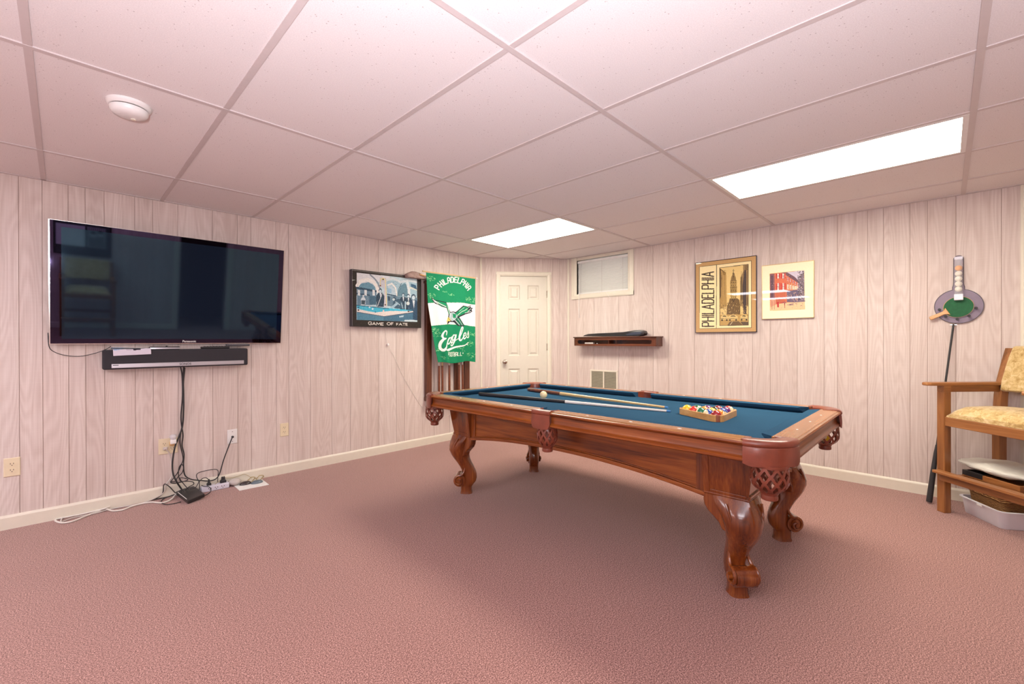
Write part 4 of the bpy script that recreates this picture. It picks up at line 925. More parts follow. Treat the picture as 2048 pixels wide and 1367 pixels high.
# team flag hanging from a thin stick
FO = 0.135
fx = [(2.8065, 4.08, 1.9306), (3.524, 4.08, 1.9357), (3.5048, 4.08, 0.9353), (2.9712, 4.08, 0.9223)]
ftz, fbz = (fx[0][2] + fx[1][2]) / 2, (fx[2][2] + fx[3][2]) / 2
def fl_xl(v): return float(np.interp(v, [0, .17, .34, .60, .80, 1.0], [90, 105, 115, 165, 205, 255]))
def fl_map(x, y):
    yt = 78 + .122 * (x - 90); yb = 1310 - .0714 * (x - 255); v = (y - yt) / (yb - yt); u = (x - fl_xl(v)) / ((757 - 12 * v) - fl_xl(v)); return u * 200, v * 336
G_ = (16, 128, 86); DG = (14, 96, 70); WH = (233, 226, 222); BK = (34, 34, 44)
P = Print(200, 336, None, G_, fl_map); P.sc = 200 / 640
def spl(cx, cy, r, n, c, seed):
    q = random.Random(seed)
    for _ in range(n):
        a = q.uniform(0, 6.28); d = r * q.random() ** .6; x, y = cx + d * math.cos(a), cy + d * math.sin(a) * .6; P.line([(x, y), (x + q.uniform(-16, 16), y + q.uniform(-10, 10))], q.uniform(2, 6), c, 0.75)
for cx, cy, r, n, sd2 in ((150, 160, 60, 26, 1), (150, 390, 60, 24, 2), (690, 440, 70, 34, 3), (640, 420, 40, 14, 4), (200, 860, 60, 26, 5), (240, 920, 60, 22, 6), (720, 900, 60, 24, 7), (700, 1030, 60, 24, 8), (230, 1130, 50, 16, 9), (700, 1190, 70, 34, 10), (320, 1230, 40, 9, 11), (410, 370, 40, 10, 12), (560, 1110, 60, 12, 13), (330, 330, 30, 8, 14)): spl(cx, cy, r, n, (170, 214, 160), sd2)
P.poly([(60, 500), (250, 484), (540, 482), (780, 512), (780, 806), (590, 782), (380, 776), (140, 806)], WH)
# eagle
P.poly([(160, 410), (205, 450), (345, 478), (372, 545), (412, 610), (450, 600), (475, 610), (575, 520), (650, 535), (702, 508), (694, 545), (722, 552), (706, 578), (716, 600), (690, 620), (610, 640), (520, 680), (560, 740), (598, 795), (560, 806), (500, 798), (460, 750), (400, 745), (365, 780), (352, 740), (372, 680), (378, 640), (350, 560), (280, 540), (240, 515), (205, 500), (180, 465)], BK)
P.poly([(205, 462), (340, 486), (362, 548), (398, 612), (385, 650), (358, 555), (280, 528), (230, 500)], G_); P.line([(190, 455), (260, 500), (340, 540)], 8, (222, 222, 222)); P.line([(180, 440), (215, 480)], 6, (222, 222, 222)); P.line([(195, 470), (240, 505)], 5, (222, 222, 222))
P.line([(362, 520), (385, 590), (402, 640)], 16, (130, 172, 156)); P.line([(372, 560), (392, 620)], 5, (226, 226, 226))
P.poly([(478, 622), (580, 530), (640, 545), (672, 545), (640, 575), (690, 585), (600, 625), (510, 665), (470, 672)], G_)
P.line([(500, 650), (560, 600), (590, 590), (640, 560)], 6, (200, 220, 206)); P.line([(520, 600), (590, 545)], 5, (170, 206, 190)); P.line([(640, 612), (700, 560)], 5, (214, 218, 218)); P.line([(600, 622), (700, 600)], 5, (214, 218, 218)); P.line([(660, 548), (698, 520)], 5, (214, 218, 218))
P.poly([(405, 622), (455, 610), (500, 660), (490, 700), (440, 735), (402, 720), (388, 670)], (156, 172, 178)); P.line([(410, 630), (400, 690)], 7, (214, 216, 222)); P.poly([(440, 630), (480, 640), (480, 690), (450, 690)], G_)
P.poly([(480, 690), (520, 690), (555, 745), (585, 790), (530, 792), (490, 765)], DG); P.line([(440, 690), (480, 730), (520, 785)], 8, (190, 206, 204)); P.line([(500, 700), (560, 785)], 5, (190, 206, 204))
P.poly([(368, 680), (392, 690), (420, 720), (400, 735), (368, 735), (360, 775), (354, 730)], (206, 186, 96)); P.line([(372, 700), (410, 722)], 5, (60, 50, 34))
# arched word
for ch, a in zip('PHILaDELPHIa', (-54, -41.5, -33, -26, -14, -3.5, 7, 17, 27.5, 38.5, 46.5, 55)):
    ar = math.radians(a); X0, Y0 = 445 + 262 * math.sin(ar), 432 - 262 * math.cos(ar); w_ = 1 if ch == 'I' else 33
    def ff(x, y, X0=X0, Y0=Y0, ar=ar, w_=w_): px, py = (x - .5) * w_, (y - .5) * 70; return (X0 + px * math.cos(ar) + py * math.sin(ar), Y0 + px * math.sin(ar) - py * math.cos(ar))
    P.text(ch, ff, 11, WH)
# script word, underline and small word
def scr(pts, w): q = smooth_path([(x, y, 0) for x, y in pts], 5); ww = [float(np.interp(i, np.linspace(0, len(q) - 1, len(w)), w)) for i in range(len(q))]; P.line([(p.x, p.y) for p in q], ww, (244, 240, 234))
scr([(350, 925), (356, 880), (335, 868), (300, 905), (292, 950), (318, 975), (345, 968)], [8, 16, 16, 26, 22, 12]); scr([(345, 972), (300, 990), (274, 1045), (276, 1105), (310, 1132), (345, 1090), (362, 1030)], [12, 30, 34, 34, 24, 10])
scr([(425, 960), (395, 965), (372, 1010), (372, 1042), (392, 1040), (418, 990), (428, 950), (415, 1010), (424, 1030), (445, 1000)], [10, 16, 18, 16, 12, 14, 16, 12, 8])
scr([(480, 925), (458, 925), (440, 965), (445, 995), (468, 980), (486, 920), (470, 1010), (440, 1062), (420, 1068), (424, 1040), (470, 1005), (515, 965)], [10, 14, 18, 16, 12, 14, 16, 14, 10, 8, 8, 6])
scr([(515, 965), (560, 870), (572, 822), (556, 818), (535, 870), (520, 950), (526, 992), (548, 985), (575, 950)], [8, 14, 16, 14, 20, 22, 16, 8])
scr([(575, 950), (612, 920), (615, 895), (598, 893), (582, 930), (586, 965), (606, 965), (630, 935)], [8, 12, 14, 14, 20, 16, 8]); scr([(630, 935), (656, 880), (660, 868), (664, 905), (668, 940), (648, 955), (634, 945)], [8, 10, 12, 16, 18, 12, 8])
scr([(345, 1128), (430, 1105), (520, 1075), (600, 1060), (650, 1025), (665, 1022)], [6, 22, 18, 12, 9, 6]); scr([(345, 1128), (385, 1130), (450, 1100)], [12, 20, 12]); scr([(630, 1045), (650, 1050)], [6, 10])
P.text('FOOTBaLL', lambda x, y: (378 + x * 15.5, 1204 - x * 0.5 - y * 44), 6.0, (226, 232, 222), adv=1.42); P.disk((566, 1168), 10, (236, 236, 226))
P.noise(0.05, 9)
flag = thing('flag', 'green and white football flag with a flying eagle and white lettering, hanging on a stick', 'flag', (3.2, WL, ftz))
xa0, xa1, xb1, xb0 = fx[0][0], fx[1][0], fx[2][0], fx[3][0]
def flag_pos(u, v):
    fl = np.interp(v, [0, .17, .34, .60, .80, 1.0], [0, .085, .15, .45, .70, 1.0]); x0 = xa0 + (xb0 - xa0) * fl; x1 = xa1 + (xb1 - xa1) * v
    x = x0 + (x1 - x0) * u; amp = 0.004 + 0.012 * v
    y = -FO + amp * np.sin(u * 15 + v * 1.6) + 0.007 * v * np.sin(u * 31 - v * 2) + 0.02 * (1 - v) * 0
    top = ftz - 0.012 * u * 0; z = (ftz + (fbz - ftz) * v) + 0.010 * v * np.sin(u * 9 + 1) * (v > .9) - ftz
    return x - 3.2, y, z
fl_ = print_obj('flag_cloth', P, flag_pos, M['print_matte'], flag, smooth=True); md = fl_.modifiers.new('thick', 'SOLIDIFY'); md.thickness = 0.001; md.offset = 1
s_ = [(2.7609, 4.08, 1.9338), (3.5401, 4.08, 1.9434)]
bm = B(); tube(bm, [(s_[0][0] - 3.2 , -FO, 0.010), (s_[1][0] - 3.2, -FO, 0.010)], 0.0065, 10, 1, smooth=False); obj('flag_stick', bm, M['cue_maple'], flag, smooth='auto')
bm = B(); sphere(bm, (s_[1][0] - 3.2, -FO, 0.008), 0.010, 10, 8); obj('stick_end', bm, M['white'], flag, smooth=True)
hat = thing('cloth_cap', 'shapeless taupe cloth cap draped between the pool hall picture and the flag', 'cap', (2.759, WL - 0.07, 1.8774 + .016))
bm = B(); R = []
for k in range(13):
    t = k / 12; x = -0.17 + 0.30 * t; hgt = 0.058 * math.sin(PI * min(1, t * 1.15 + 0.05)) ** 0.7 + 0.006; R.append([(x, 0.045 * math.cos(a), max(-0.03, hgt * math.sin(a) - 0.018 - 0.05 * (t - 0.6) * (t > 0.6))) for a in [2 * PI * j / 14 for j in range(14)]])
rings(bm, R, True, True)
for v_ in bm.verts: v_.co += Vector((random.uniform(-.004, .004), random.uniform(-.004, .004), random.uniform(-.004, .004)))
obj('cloth', bm, plain('taupe_cloth', (0.36, 0.25, 0.22), 0.95, var=0.25, vscale=30, bump=0.5, bscale=120), hat, smooth=True)
bm = B(); tube(bm, [(-0.02, -0.045, 0.012), (0.07, -0.055, 0.0)], 0.006, 8, 1, smooth=False); obj('stick', bm, M['maple'], hat)

# wall outlets
def outlet_bm(): pass
def receptacle(parent, x, z, y):
    bm = B(); R = []
    for k in range(20):
        a = 2 * PI * k / 20; R.append((x + 0.0165 * math.cos(a), z + max(-0.0125, min(0.0125, 0.0165 * math.sin(a)))))
    prism(bm, R, 'y', y - 0.0022, y); o = obj('receptacle', bm, M['almond'], parent)
    for dx, w_, h_ in ((-0.0065, 0.0012, 0.0045), (0.0065, 0.0012, 0.0038)):
        bm = B(); box(bm, x + dx - w_, x + dx + w_, y - 0.0030, y - 0.002, z + 0.001 - h_ + 0.002, z + 0.001 + h_ + 0.002); obj('slot', bm, M['darkslot'], o)
    bm = B(); cyl(bm, (x, y - 0.0030, z - 0.0078), (x, y - 0.002, z - 0.0078), 0.0025, n=8); obj('slot', bm, M['darkslot'], o)
def outlet(x, z, label, gangs=1, loc=None, rot=0.0, mat='almond', w=0.0355, h=0.058, cat='outlet', name='wall_outlet', rec=True, grp='duplex outlets'):
    t = thing(name, label, cat, loc or (x, WL, z), rot, grp)
    ww = w if gangs == 1 else w + 0.0225
    bm = B(); rings(bm, [[(-a, y, -b), (a, y, -b), (a, y, b), (-a, y, b)] for a, y, b in ((ww, 0.0, h), (ww, -0.003, h), (ww - 0.003, -0.0055, h - 0.003))], True, True); obj('cover_plate', bm, M[mat], t)
    if rec:
        for gx_ in ([0] if gangs == 1 else [-0.023, 0.023]):
            for zz in (-0.0195, 0.0195): receptacle(t, gx_, zz, -0.0055)
            bm = B(); cyl(bm, (gx_, -0.0065, 0), (gx_, -0.0052, 0), 0.0022, n=8); obj('screw', bm, M['almond'], t)
    return t
outlet(-0.226, 0.387, 'cream duplex outlet farthest left, alone below the left edge of the television')
o2 = outlet(0.560, 0.386, 'double cream outlet with a night light and a grey plug, below the sound bar', 2)
outlet(1.386, 0.390, 'small cream outlet right of the cable jack on the left wall')
cj = outlet(0.983, 0.392, 'white cable wall plate with a black cable, between the outlets on the left wall', mat='white', name='cable_jack', cat='wall plate', rec=False, grp=None)
bm = B(); lathe(bm, [(0.009, 0), (0.009, 0.010), (0.006, 0.011), (0.006, 0.022)], 12, T=Matrix.Translation((0, -0.005, -0.002)) @ Matrix.Rotation(PI / 2, 4, 'X')); obj('jack', bm, M['rubber'], cj)
for zz in (-0.040, 0.040):
    bm = B(); cyl(bm, (0, -0.0065, zz), (0, -0.0052, zz), 0.003, n=8); obj('screw', bm, M['darkslot'], cj)
nl = thing('night_light', 'small white dome night light on a gold adapter, plugged in the double outlet', 'night light', (0.586, WL - 0.006, 0.405))
bm = B(); box(bm, -0.021, 0.021, -0.030, -0.003, -0.018, 0.016); obj('adapter', bm, M['gold'], nl, bevel=0.004)
bm = B(); box(bm, -0.019, 0.019, -0.044, -0.028, -0.002, 0.034); obj('light_base', bm, M['white'], nl, bevel=0.006, seg=3)
bm = B(); lathe(bm, [(0.014, 0.030), (0.020, 0.042), (0.022, 0.056), (0.018, 0.064), (0.010, 0.068), (0.001, 0.069)], 16, 0, -0.030); obj('dome', bm, plain('frosted_dome', (0.60, 0.58, 0.60), 0.3), nl, smooth='auto')

# cables ---------------------------------------------------------------
def cable(name, label, pts, r, mat, cat='cable', group='cables under the television', k=6):
    pts = [(x, min(y, WL - (0.017 if z < 0.105 else 0.001) - r), max(z, r + 0.001)) for x, y, z in pts]
    c = Vector(pts[0]); bm = B(); tube(bm, [Vector(p) - c for p in pts], r, 8, k); o = obj(name, bm, mat, None, c, smooth='auto'); tag(o, label, cat, group); return o
cable('power_cable', 'thin dark cable looping from the lower left corner of the television to the sound bar', [(-0.0617, 4.185, 1.1753), (-0.0661, 4.195, 1.2375), (-0.0619, 4.195, 1.149), (-0.0393, 4.2, 1.1125), (0.0117, 4.203, 1.088), (0.0834, 4.203, 1.0795), (0.1576, 4.2, 1.0984), (0.2135, 4.195, 1.1253), (0.239, 4.185, 1.1461)], 0.0022, M['rubber'], group=None)
cable('power_cable', 'thickest black cable, bending left past the double outlet to the black box', [(0.6554, 4.185, 0.9841), (0.6504, 4.195, 0.8991), (0.6532, 4.195, 0.7831), (0.6528, 4.195, 0.6597), (0.6462, 4.195, 0.5332), (0.6227, 4.185, 0.4535), (0.5964, 4.175, 0.3793), (0.5809, 4.175, 0.2684), (0.5823, 4.165, 0.1831), (0.6049, 4.155, 0.1121), (0.6353, 4.195, 0.05), (0.6425, 4.1214, 0.035)], 0.0055, M['rubber'])
cable('power_cable', 'black cable twisting down the wall and along the baseboard to the cable jack', [(0.6336, 4.185, 0.985), (0.645, 4.2, 0.9184), (0.6477, 4.2, 0.7639), (0.6383, 4.203, 0.6103), (0.6412, 4.203, 0.5328), (0.6498, 4.2, 0.4548), (0.6438, 4.203, 0.3781), (0.6561, 4.203, 0.3063), (0.6523, 4.2, 0.2226), (0.6607, 4.195, 0.1445), (0.7001, 4.185, 0.1068), (0.7549, 4.185, 0.0866), (0.8201, 4.18, 0.069), (0.8651, 4.185, 0.0778), (0.8913, 4.195, 0.1184), (0.9159, 4.195, 0.2109), (0.9514, 4.195, 0.3148), (0.9801, 4.195, 0.3924)], 0.0042, M['rubber'])
cable('power_cable', 'thin black cable hanging beside the others and looping wide above the baseboard', [(0.6616, 4.185, 0.9761), (0.6546, 4.203, 0.8404), (0.6545, 4.185, 0.6875), (0.6479, 4.185, 0.5728), (0.6385, 4.207, 0.4864), (0.632, 4.207, 0.3987), (0.6504, 4.207, 0.2796), (0.6359, 4.195, 0.2269), (0.614, 4.195, 0.1738), (0.5833, 4.195, 0.131), (0.5704, 4.19, 0.1122), (0.597, 4.185, 0.0996), (0.6527, 4.185, 0.1021), (0.7056, 4.18, 0.0872), (0.7094, 4.165, 0.0703), (0.6759, 4.135, 0.0657), (0.6497, 4.1672, 0.03)], 0.0032, M['rubber'])
cable('power_cable', 'black cable forming a tall narrow loop above the black box', [(0.6309, 4.185, 0.1071), (0.6187, 4.185, 0.1558), (0.6219, 4.185, 0.2125), (0.6375, 4.185, 0.2362), (0.6499, 4.185, 0.2106), (0.6404, 4.185, 0.1703), (0.6156, 4.185, 0.145), (0.5971, 4.185, 0.1148), (0.5744, 4.175, 0.1222), (0.576, 4.165, 0.1127), (0.6125, 4.165, 0.1043), (0.6746, 4.165, 0.1131), (0.6403, 4.165, 0.1361), (0.6249, 4.165, 0.132), (0.6479, 4.155, 0.0869), (0.6711, 4.1252, 0.05)], 0.0030, M['rubber'])
cable('adapter_cord', 'black cord arching over the power strip to its left plug', [(0.7315, 4.0924, 0.02), (0.7479, 4.165, 0.0456), (0.7448, 4.165, 0.0816), (0.7305, 4.175, 0.1256), (0.7453, 4.185, 0.1477), (0.8046, 4.185, 0.1549), (0.8551, 4.185, 0.1523), (0.8734, 4.175, 0.1384), (0.8723, 4.17, 0.1035), (0.8587, 4.1221, 0.065)], 0.0028, M['rubber'])
cable('adapter_cord', 'black cord curling from the middle plug of the power strip', [(0.8036, 4.1133, 0.06), (0.8095, 4.16, 0.0798), (0.7907, 4.165, 0.1027), (0.7644, 4.165, 0.1007), (0.7397, 4.155, 0.0772), (0.7119, 4.106, 0.06), (0.6791, 4.1169, 0.05)], 0.0028, M['rubber'])
cable('adapter_cord', 'black cord from the left plug hanging in front of the power strip', [(0.7545, 4.1295, 0.06), (0.7661, 4.1053, 0.055), (0.8011, 4.1176, 0.04), (0.8095, 4.0939, 0.02), (0.7948, 4.0695, 0.006), (0.7578, 4.028, 0.006)], 0.0028, M['rubber'])
cable('adapter_cord', 'black cord making a triangle loop left of the black box', [(0.6053, 4.2017, 0.025), (0.596, 4.2883, 0.03), (0.5606, 4.185, 0.0853), (0.5307, 4.185, 0.1074), (0.5234, 4.3705, 0.04), (0.4841, 4.294, 0.01), (0.4497, 4.194, 0.006), (0.4963, 4.2206, 0.006), (0.5489, 4.2124, 0.006), (0.5946, 4.1701, 0.02)], 0.0034, M['rubber'])
cable('adapter_cord', 'black cord lying in a low loop in front of the black box', [(0.5891, 4.2172, 0.01), (0.5357, 4.18, 0.006), (0.5022, 4.1, 0.005), (0.5146, 4.016, 0.005), (0.5541, 3.9893, 0.005), (0.6046, 3.9943, 0.005)], 0.0030, M['rubber'])
cable('extension_cord', 'grey-white cord from the double outlet down to the coil on the carpet', [(0.5434, 4.185, 0.3642), (0.5627, 4.195, 0.3364), (0.5783, 4.2, 0.2756), (0.5811, 4.2, 0.1989), (0.5742, 4.195, 0.1444), (0.5456, 4.185, 0.1077), (0.5252, 4.2858, 0.04), (0.4474, 4.1724, 0.012), (0.3755, 4.1556, 0.006), (0.2952, 4.1694, 0.006), (0.2166, 4.1704, 0.006), (0.1523, 4.1467, 0.006), (0.0552, 4.1484, 0.006), (0.0105, 4.1236, 0.006), (-0.0101, 4.0963, 0.01), (-0.001, 4.2063, 0.006), (0.0446, 4.2577, 0.006), (0.1315, 4.2712, 0.006), (0.2216, 4.2164, 0.01)], 0.0042, M['cordgrey'], cat='extension cord', group='white cords coiled on the carpet')
cable('extension_cord', 'thicker white cord coiled flat on the carpet by the baseboard', [(0.6086, 4.2032, 0.02), (0.5613, 4.1044, 0.007), (0.5062, 4.0631, 0.006), (0.444, 4.1416, 0.006), (0.3606, 4.1431, 0.006), (0.2898, 4.0949, 0.006), (0.2395, 4.1206, 0.006), (0.2095, 4.1814, 0.012), (0.1897, 4.1981, 0.006), (0.115, 4.1354, 0.006), (0.0424, 4.0676, 0.006), (-0.0056, 4.0829, 0.006), (-0.0355, 4.1593, 0.006), (-0.0291, 4.2352, 0.006), (0.0086, 4.2822, 0.006), (0.0947, 4.3091, 0.006), (0.1708, 4.2959, 0.01), (0.2038, 4.1702, 0.02), (0.2285, 4.1981, 0.02)], 0.0056, M['cordwhite'], cat='extension cord', group='white cords coiled on the carpet')
gp = thing('cord_plug', 'grey plug in the lower left socket of the double outlet', 'plug', (0.5418, WL - 0.006, 0.3704))
bm = B(); rings(bm, [[(a, y, -b + 0.004), (a, y, b), (-a, y, b), (-a, y, -b + 0.004)] for a, y, b in ((0.014, -0.002, 0.012), (0.015, -0.014, 0.013), (0.008, -0.026, 0.008))], True, True); obj('plug_body', bm, M['cordgrey'], gp, bevel=0.003)

# power strip
ps0, ps1 = (0.7528, 4.1217, 0.0), (0.9406, 4.1213, 0.0)
pa = math.atan2(ps1[1] - ps0[1], ps1[0] - ps0[0]); pL = math.hypot(ps1[0] - ps0[0], ps1[1] - ps0[1])
ps = thing('power_strip', 'pale power strip against the baseboard with three black plugs in it', 'power strip', (ps0[0], ps0[1], 0), pa)
bm = B(); box(bm, 0, pL, 0.0, 0.062, 0.0, 0.042); obj('strip_body', bm, M['stripwhite'], ps, bevel=0.006, seg=3)
for i in range(3):
    x = 0.055 + i * (pL - 0.10) / 2
    for nm, dx, dz in (('slot', -0.008, 0.004), ('slot', 0.008, 0.004), ('slot', 0, -0.007)):
        bm = B(); box(bm, x + dx - .002, x + dx + .002, -0.001, 0.001, 0.021 + dz - .004, 0.021 + dz + .004); obj(nm, bm, M['darkslot'], ps)
bm = B(); sphere(bm, (pL + 0.045, 0.030, 0.030), 0.045, 12, 8, sz=0.6); obj('end_cap', bm, M['cordgrey'], ps, smooth=True)
def plug(pos, label):
    t = thing('black_plug', label, 'plug', pos, pa, 'plugs in the power strip')
    bm = B(); rings(bm, [[(-a, -b, z), (a, -b, z), (a, b, z), (-a, b, z)] for a, b, z in ((0.015, 0.012, 0), (0.014, 0.011, 0.016), (0.0075, 0.007, 0.024), (0.006, 0.006, 0.042), (0.003, 0.003, 0.05))], True, True); obj('plug_body', bm, M['rubber'], t, bevel=0.002)
for f, lab in ((0.055, 'leftmost black plug in the power strip, beside the black box'), (0.145, 'middle black plug in the power strip'), (0.235, 'rightmost black plug in the power strip, under the arching cord')):
    x = min(f, pL - 0.03); plug((ps0[0] + x * math.cos(pa) - 0.034 * math.sin(pa), ps0[1] + x * math.sin(pa) + 0.034 * math.cos(pa), 0.042), lab)
# leaning router box
rb = [(0.6315, 3.911, 0.001), (0.6021, 4.1797, 0.012), (0.7466, 3.9685, 0.012), (0.7255, 4.2221, 0.03)]
router = thing('router_box', 'flat black box with a white line, lying among the cables on the carpet', 'router', rb[0])
p0 = Vector(rb[0]); e1 = Vector(rb[1]) - p0; e2 = Vector(rb[2]) - p0; e3 = e1 + e2; up = e2.cross(e1).normalized(); up = up if up.z > 0 else -up
bm = B(); rings(bm, [[tuple(up * h_), tuple(e2 + up * h_), tuple(e3 + up * h_), tuple(e1 + up * h_)] for h_ in (0.0, 0.026)], True, True); obj('box_body', bm, M['black'], router, bevel=0.005, seg=3)
bm = B(); a_, b_ = e1 * 0.12 + e2 * 0.03 + up * 0.0262, e1 * 0.88 + e2 * 0.03 + up * 0.0262; q = e2.normalized() * 0.004
rings(bm, [[tuple(a_), tuple(b_), tuple(b_ + q), tuple(a_ + q)], [tuple(a_ + up * .001), tuple(b_ + up * .001), tuple(b_ + q + up * .001), tuple(a_ + q + up * .001)]], True, True); obj('light_line', bm, M['paper'], router)
# paper with two pods
pc = [(0.976, 4.1828, 0.0), (0.9752, 3.9745, 0.0), (1.1856, 3.9663, 0.0), (1.1897, 4.1894, 0.0)]
cx2, cy2 = sum(p[0] for p in pc) / 4, sum(p[1] for p in pc) / 4
bm = B(); rings(bm, [[(p[0] - cx2, p[1] - cy2, z) for p in pc] for z in (0.0005, 0.0035)], True, True); o = obj('paper_sheet', bm, M['paper'], None, (cx2, min(cy2, 9), 0.0)); tag(o, 'white sheet of paper on the carpet beside the power strip', 'paper')
for (px_, c_, lab) in (((1.0528, 4.1139, 0.01), (0.030, 0.022, 0.022), 'dark brown oval pod on the paper by the baseboard, the left one'), ((1.129, 4.0816, 0.01), (0.10, 0.14, 0.17), 'blue-grey oval pod on the paper by the baseboard, the right one')):
    t = thing('computer_mouse', lab, 'mouse', (px_[0], px_[1], 0.0035), pa + 0.05, 'oval pods on the paper')
    bm = B(); R = []
    for k in range(9):
        ph = PI / 2 * k / 8; R.append([(0.045 * math.cos(ph) ** .7 * math.cos(a) if k < 8 else 0.001 * math.cos(a), 0.030 * (math.cos(ph) ** .7 if k < 8 else 0.02) * math.sin(a), 0.024 * math.sin(ph)) for a in [2 * PI * j / 20 for j in range(20)]])
    rings(bm, R, True, True); obj('shell', bm, plain(lab[:9] + '_shell', c_, 0.2, coat=0.4), t, smooth='auto')
def bundle(px_, label):
    bm = B(); c = Vector(px_); q = random.Random(int(px_[0] * 1000))
    pts = []
    for k in range(40):
        a = k * 0.85; r = 0.020 + 0.010 * math.sin(k * 1.7); pts.append((1.2 * r * math.cos(a), 0.35 * r * math.sin(a * 1.3), 0.024 + 0.018 * math.sin(a)))
    tube(bm, pts, 0.0022, 6, 3); o = obj('cord_bundle', bm, M['cordgold'], None, (px_[0], px_[1], 0.0045), (0, 0, pa)); tag(o, label, 'cord bundle', 'bundled tan cords')
bundle((1.1014, 4.1308, 0.02), 'tan cord bundle behind the dark brown pod'); bundle((1.1663, 4.1338, 0.03), 'tan cord bundle at the baseboard behind the blue-grey pod')
cable('thin_cord', 'thin olive cord running over the power strip to the tan bundles', [(0.8412, 4.1188, 0.05), (0.9063, 4.185, 0.0645), (0.9612, 4.195, 0.0582), (1.0151, 4.195, 0.0587), (1.0627, 4.195, 0.065), (1.0948, 4.19, 0.0464), (1.0983, 4.1187, 0.04)], 0.0018, M['cordgold'], group=None)

# ================================================================== RIGHT WALL
RR = -PI / 2
def rloc(y, z): return (WR, y, z)
# rack shelf with a slot
sy0, sy1 = 3.285, 2.208; sxc = (sy0 + sy1) / 2; shw = (sy0 - sy1) / 2
sz1, sz0 = 1.2249, 1.1168
shf = thing('wall_shelf', 'dark wooden wall shelf box with a long slot, below the small window', 'shelf', rloc(sxc, sz0), RR)
SH = sz1 - sz0; SD = 0.150
bm = B(); box(bm, -shw - .012, shw + .012, -SD - .012, -0.001, SH - .012, SH); obj('top_board', bm, M['walnut_x'], shf, bevel=0.004, seg=3)
bm = B(); box(bm, -shw, shw, -SD, -0.001, 0, 0.010); obj('bottom_board', bm, M['walnut_x'], shf)
for sg in (-1, 1):
    bm = B(); box(bm, *sorted((sg * shw, sg * (shw - .012))), -SD, -0.001, 0.010, SH - .012); obj('side_board', bm, M['walnut'], shf)
bm = B(); box(bm, -shw + .012, shw - .012, -0.012, -0.001, 0.010, SH - .012); obj('back_board', bm, M['walnut_x'], shf)
# front board with the rounded slot
bm = B(); zc = 0.010 + (SH - 0.022) * 0.42; sr = 0.022; L_ = shw - 0.050; n = 12
outer = []; inner = []
for k in range(n + 1):
    a = -PI / 2 + PI * k / n; inner.append((L_ - sr + sr * math.cos(a), zc + sr * math.sin(a)))
for k in range(n + 1):
    a = PI / 2 + PI * k / n; inner.append((-L_ + sr + sr * math.cos(a), zc + sr * math.sin(a)))
z0_, z1_ = 0.0101, SH - .0121; X1 = shw - .0121
for (x, z) in inner:
    if x > 0: outer.append((X1 if abs(x) > L_ - sr * .9 or True else x, z0_ + (z1_ - z0_) * (z - (zc - sr)) / (2 * sr)))
    else: outer.append((-X1, z0_ + (z1_ - z0_) * (z - (zc - sr)) / (2 * sr)))
rings(bm, [[(x, y, z) for x, z in o_] for o_, y in ((outer, -SD), (inner, -SD), (inner, -SD + .010), (outer, -SD + .010))], True, False, 0, True)
obj('front_board', bm, M['walnut_x'], shf)
for x in (-0.055, 0.045):
    bm = B(); box(bm, x - .003, x + .003, -SD + .011, -0.012, 0.010, SH - .012); obj('divider', bm, M['walnut'], shf)
ch = thing('chalk_box', 'pale narrow box in the left part of the shelf slot', 'box', rloc(sxc + 0.34, sz0 + 0.0105), RR)
bm = B(); box(bm, -0.06, 0.06, -0.125, -0.09, 0, 0.030); obj('carton', bm, M['cordgrey'], ch, bevel=0.002)
o = B(); sphere(o, (0, 0, 0.010), 0.010, 10, 8); o = obj('chalk_cube', o, M['white'], None, (WR - 0.12, sxc + 0.225, sz0 + 0.0105), smooth=True); tag(o, 'tiny white round piece in the shelf slot', 'chalk')
cz = sz1 + 0.001
cs = thing('cue_case', 'folded black leather cue case lying on top of the wall shelf', 'case', rloc(sxc, cz), RR)
def yl_(px): return None
outl = [(-3.1705, 1.2429), (-3.152, 1.255), (-3.0932, 1.2695), (-2.9502, 1.2765), (-2.7788, 1.2797), (-2.615, 1.2856), (-2.5515, 1.293), (-2.4768, 1.3029), (-2.4036, 1.3053), (-2.3676, 1.2924), (-2.3557, 1.2701), (-2.3677, 1.251), (-2.4037, 1.2375), (-2.4585, 1.2353), (-2.5391, 1.2373), (-2.6797, 1.2377), (-2.9503, 1.2375)]
bm = B(); zb = min(p[1] for p in outl); pts = [(x + sxc, max(0.0, z - zb)) for x, z in outl]
cxx = sum(p[0] for p in pts) / len(pts); czz = 0.02
R = []
for y, s_ in ((-0.135, 0.93), (-0.128, 1.0), (-0.050, 1.0), (-0.043, 0.93)): R.append([(cxx + (x - cxx) * s_, y, z * (1 if s_ == 1 else 0.9)) for x, z in pts])
rings(bm, R, True, True); obj('case_body', bm, plain('black_leather', (0.020, 0.017, 0.019), 0.35, bump=0.3, bscale=150), cs, smooth='auto')
lp = [(-2.5768, 1.2594), (-2.514, 1.2754), (-2.4522, 1.2856), (-2.3976, 1.2846), (-2.3796, 1.2705), (-2.4037, 1.2542), (-2.4769, 1.2496), (-2.5642, 1.2478)]
bm = B(); rings(bm, [[(x + sxc, y, z - zb) for x, z in lp] for y in (-0.139, -0.134)], True, True); obj('fold_opening', bm, plain('case_lining', (0.035, 0.045, 0.075), 0.5), cs, bevel=0.002)

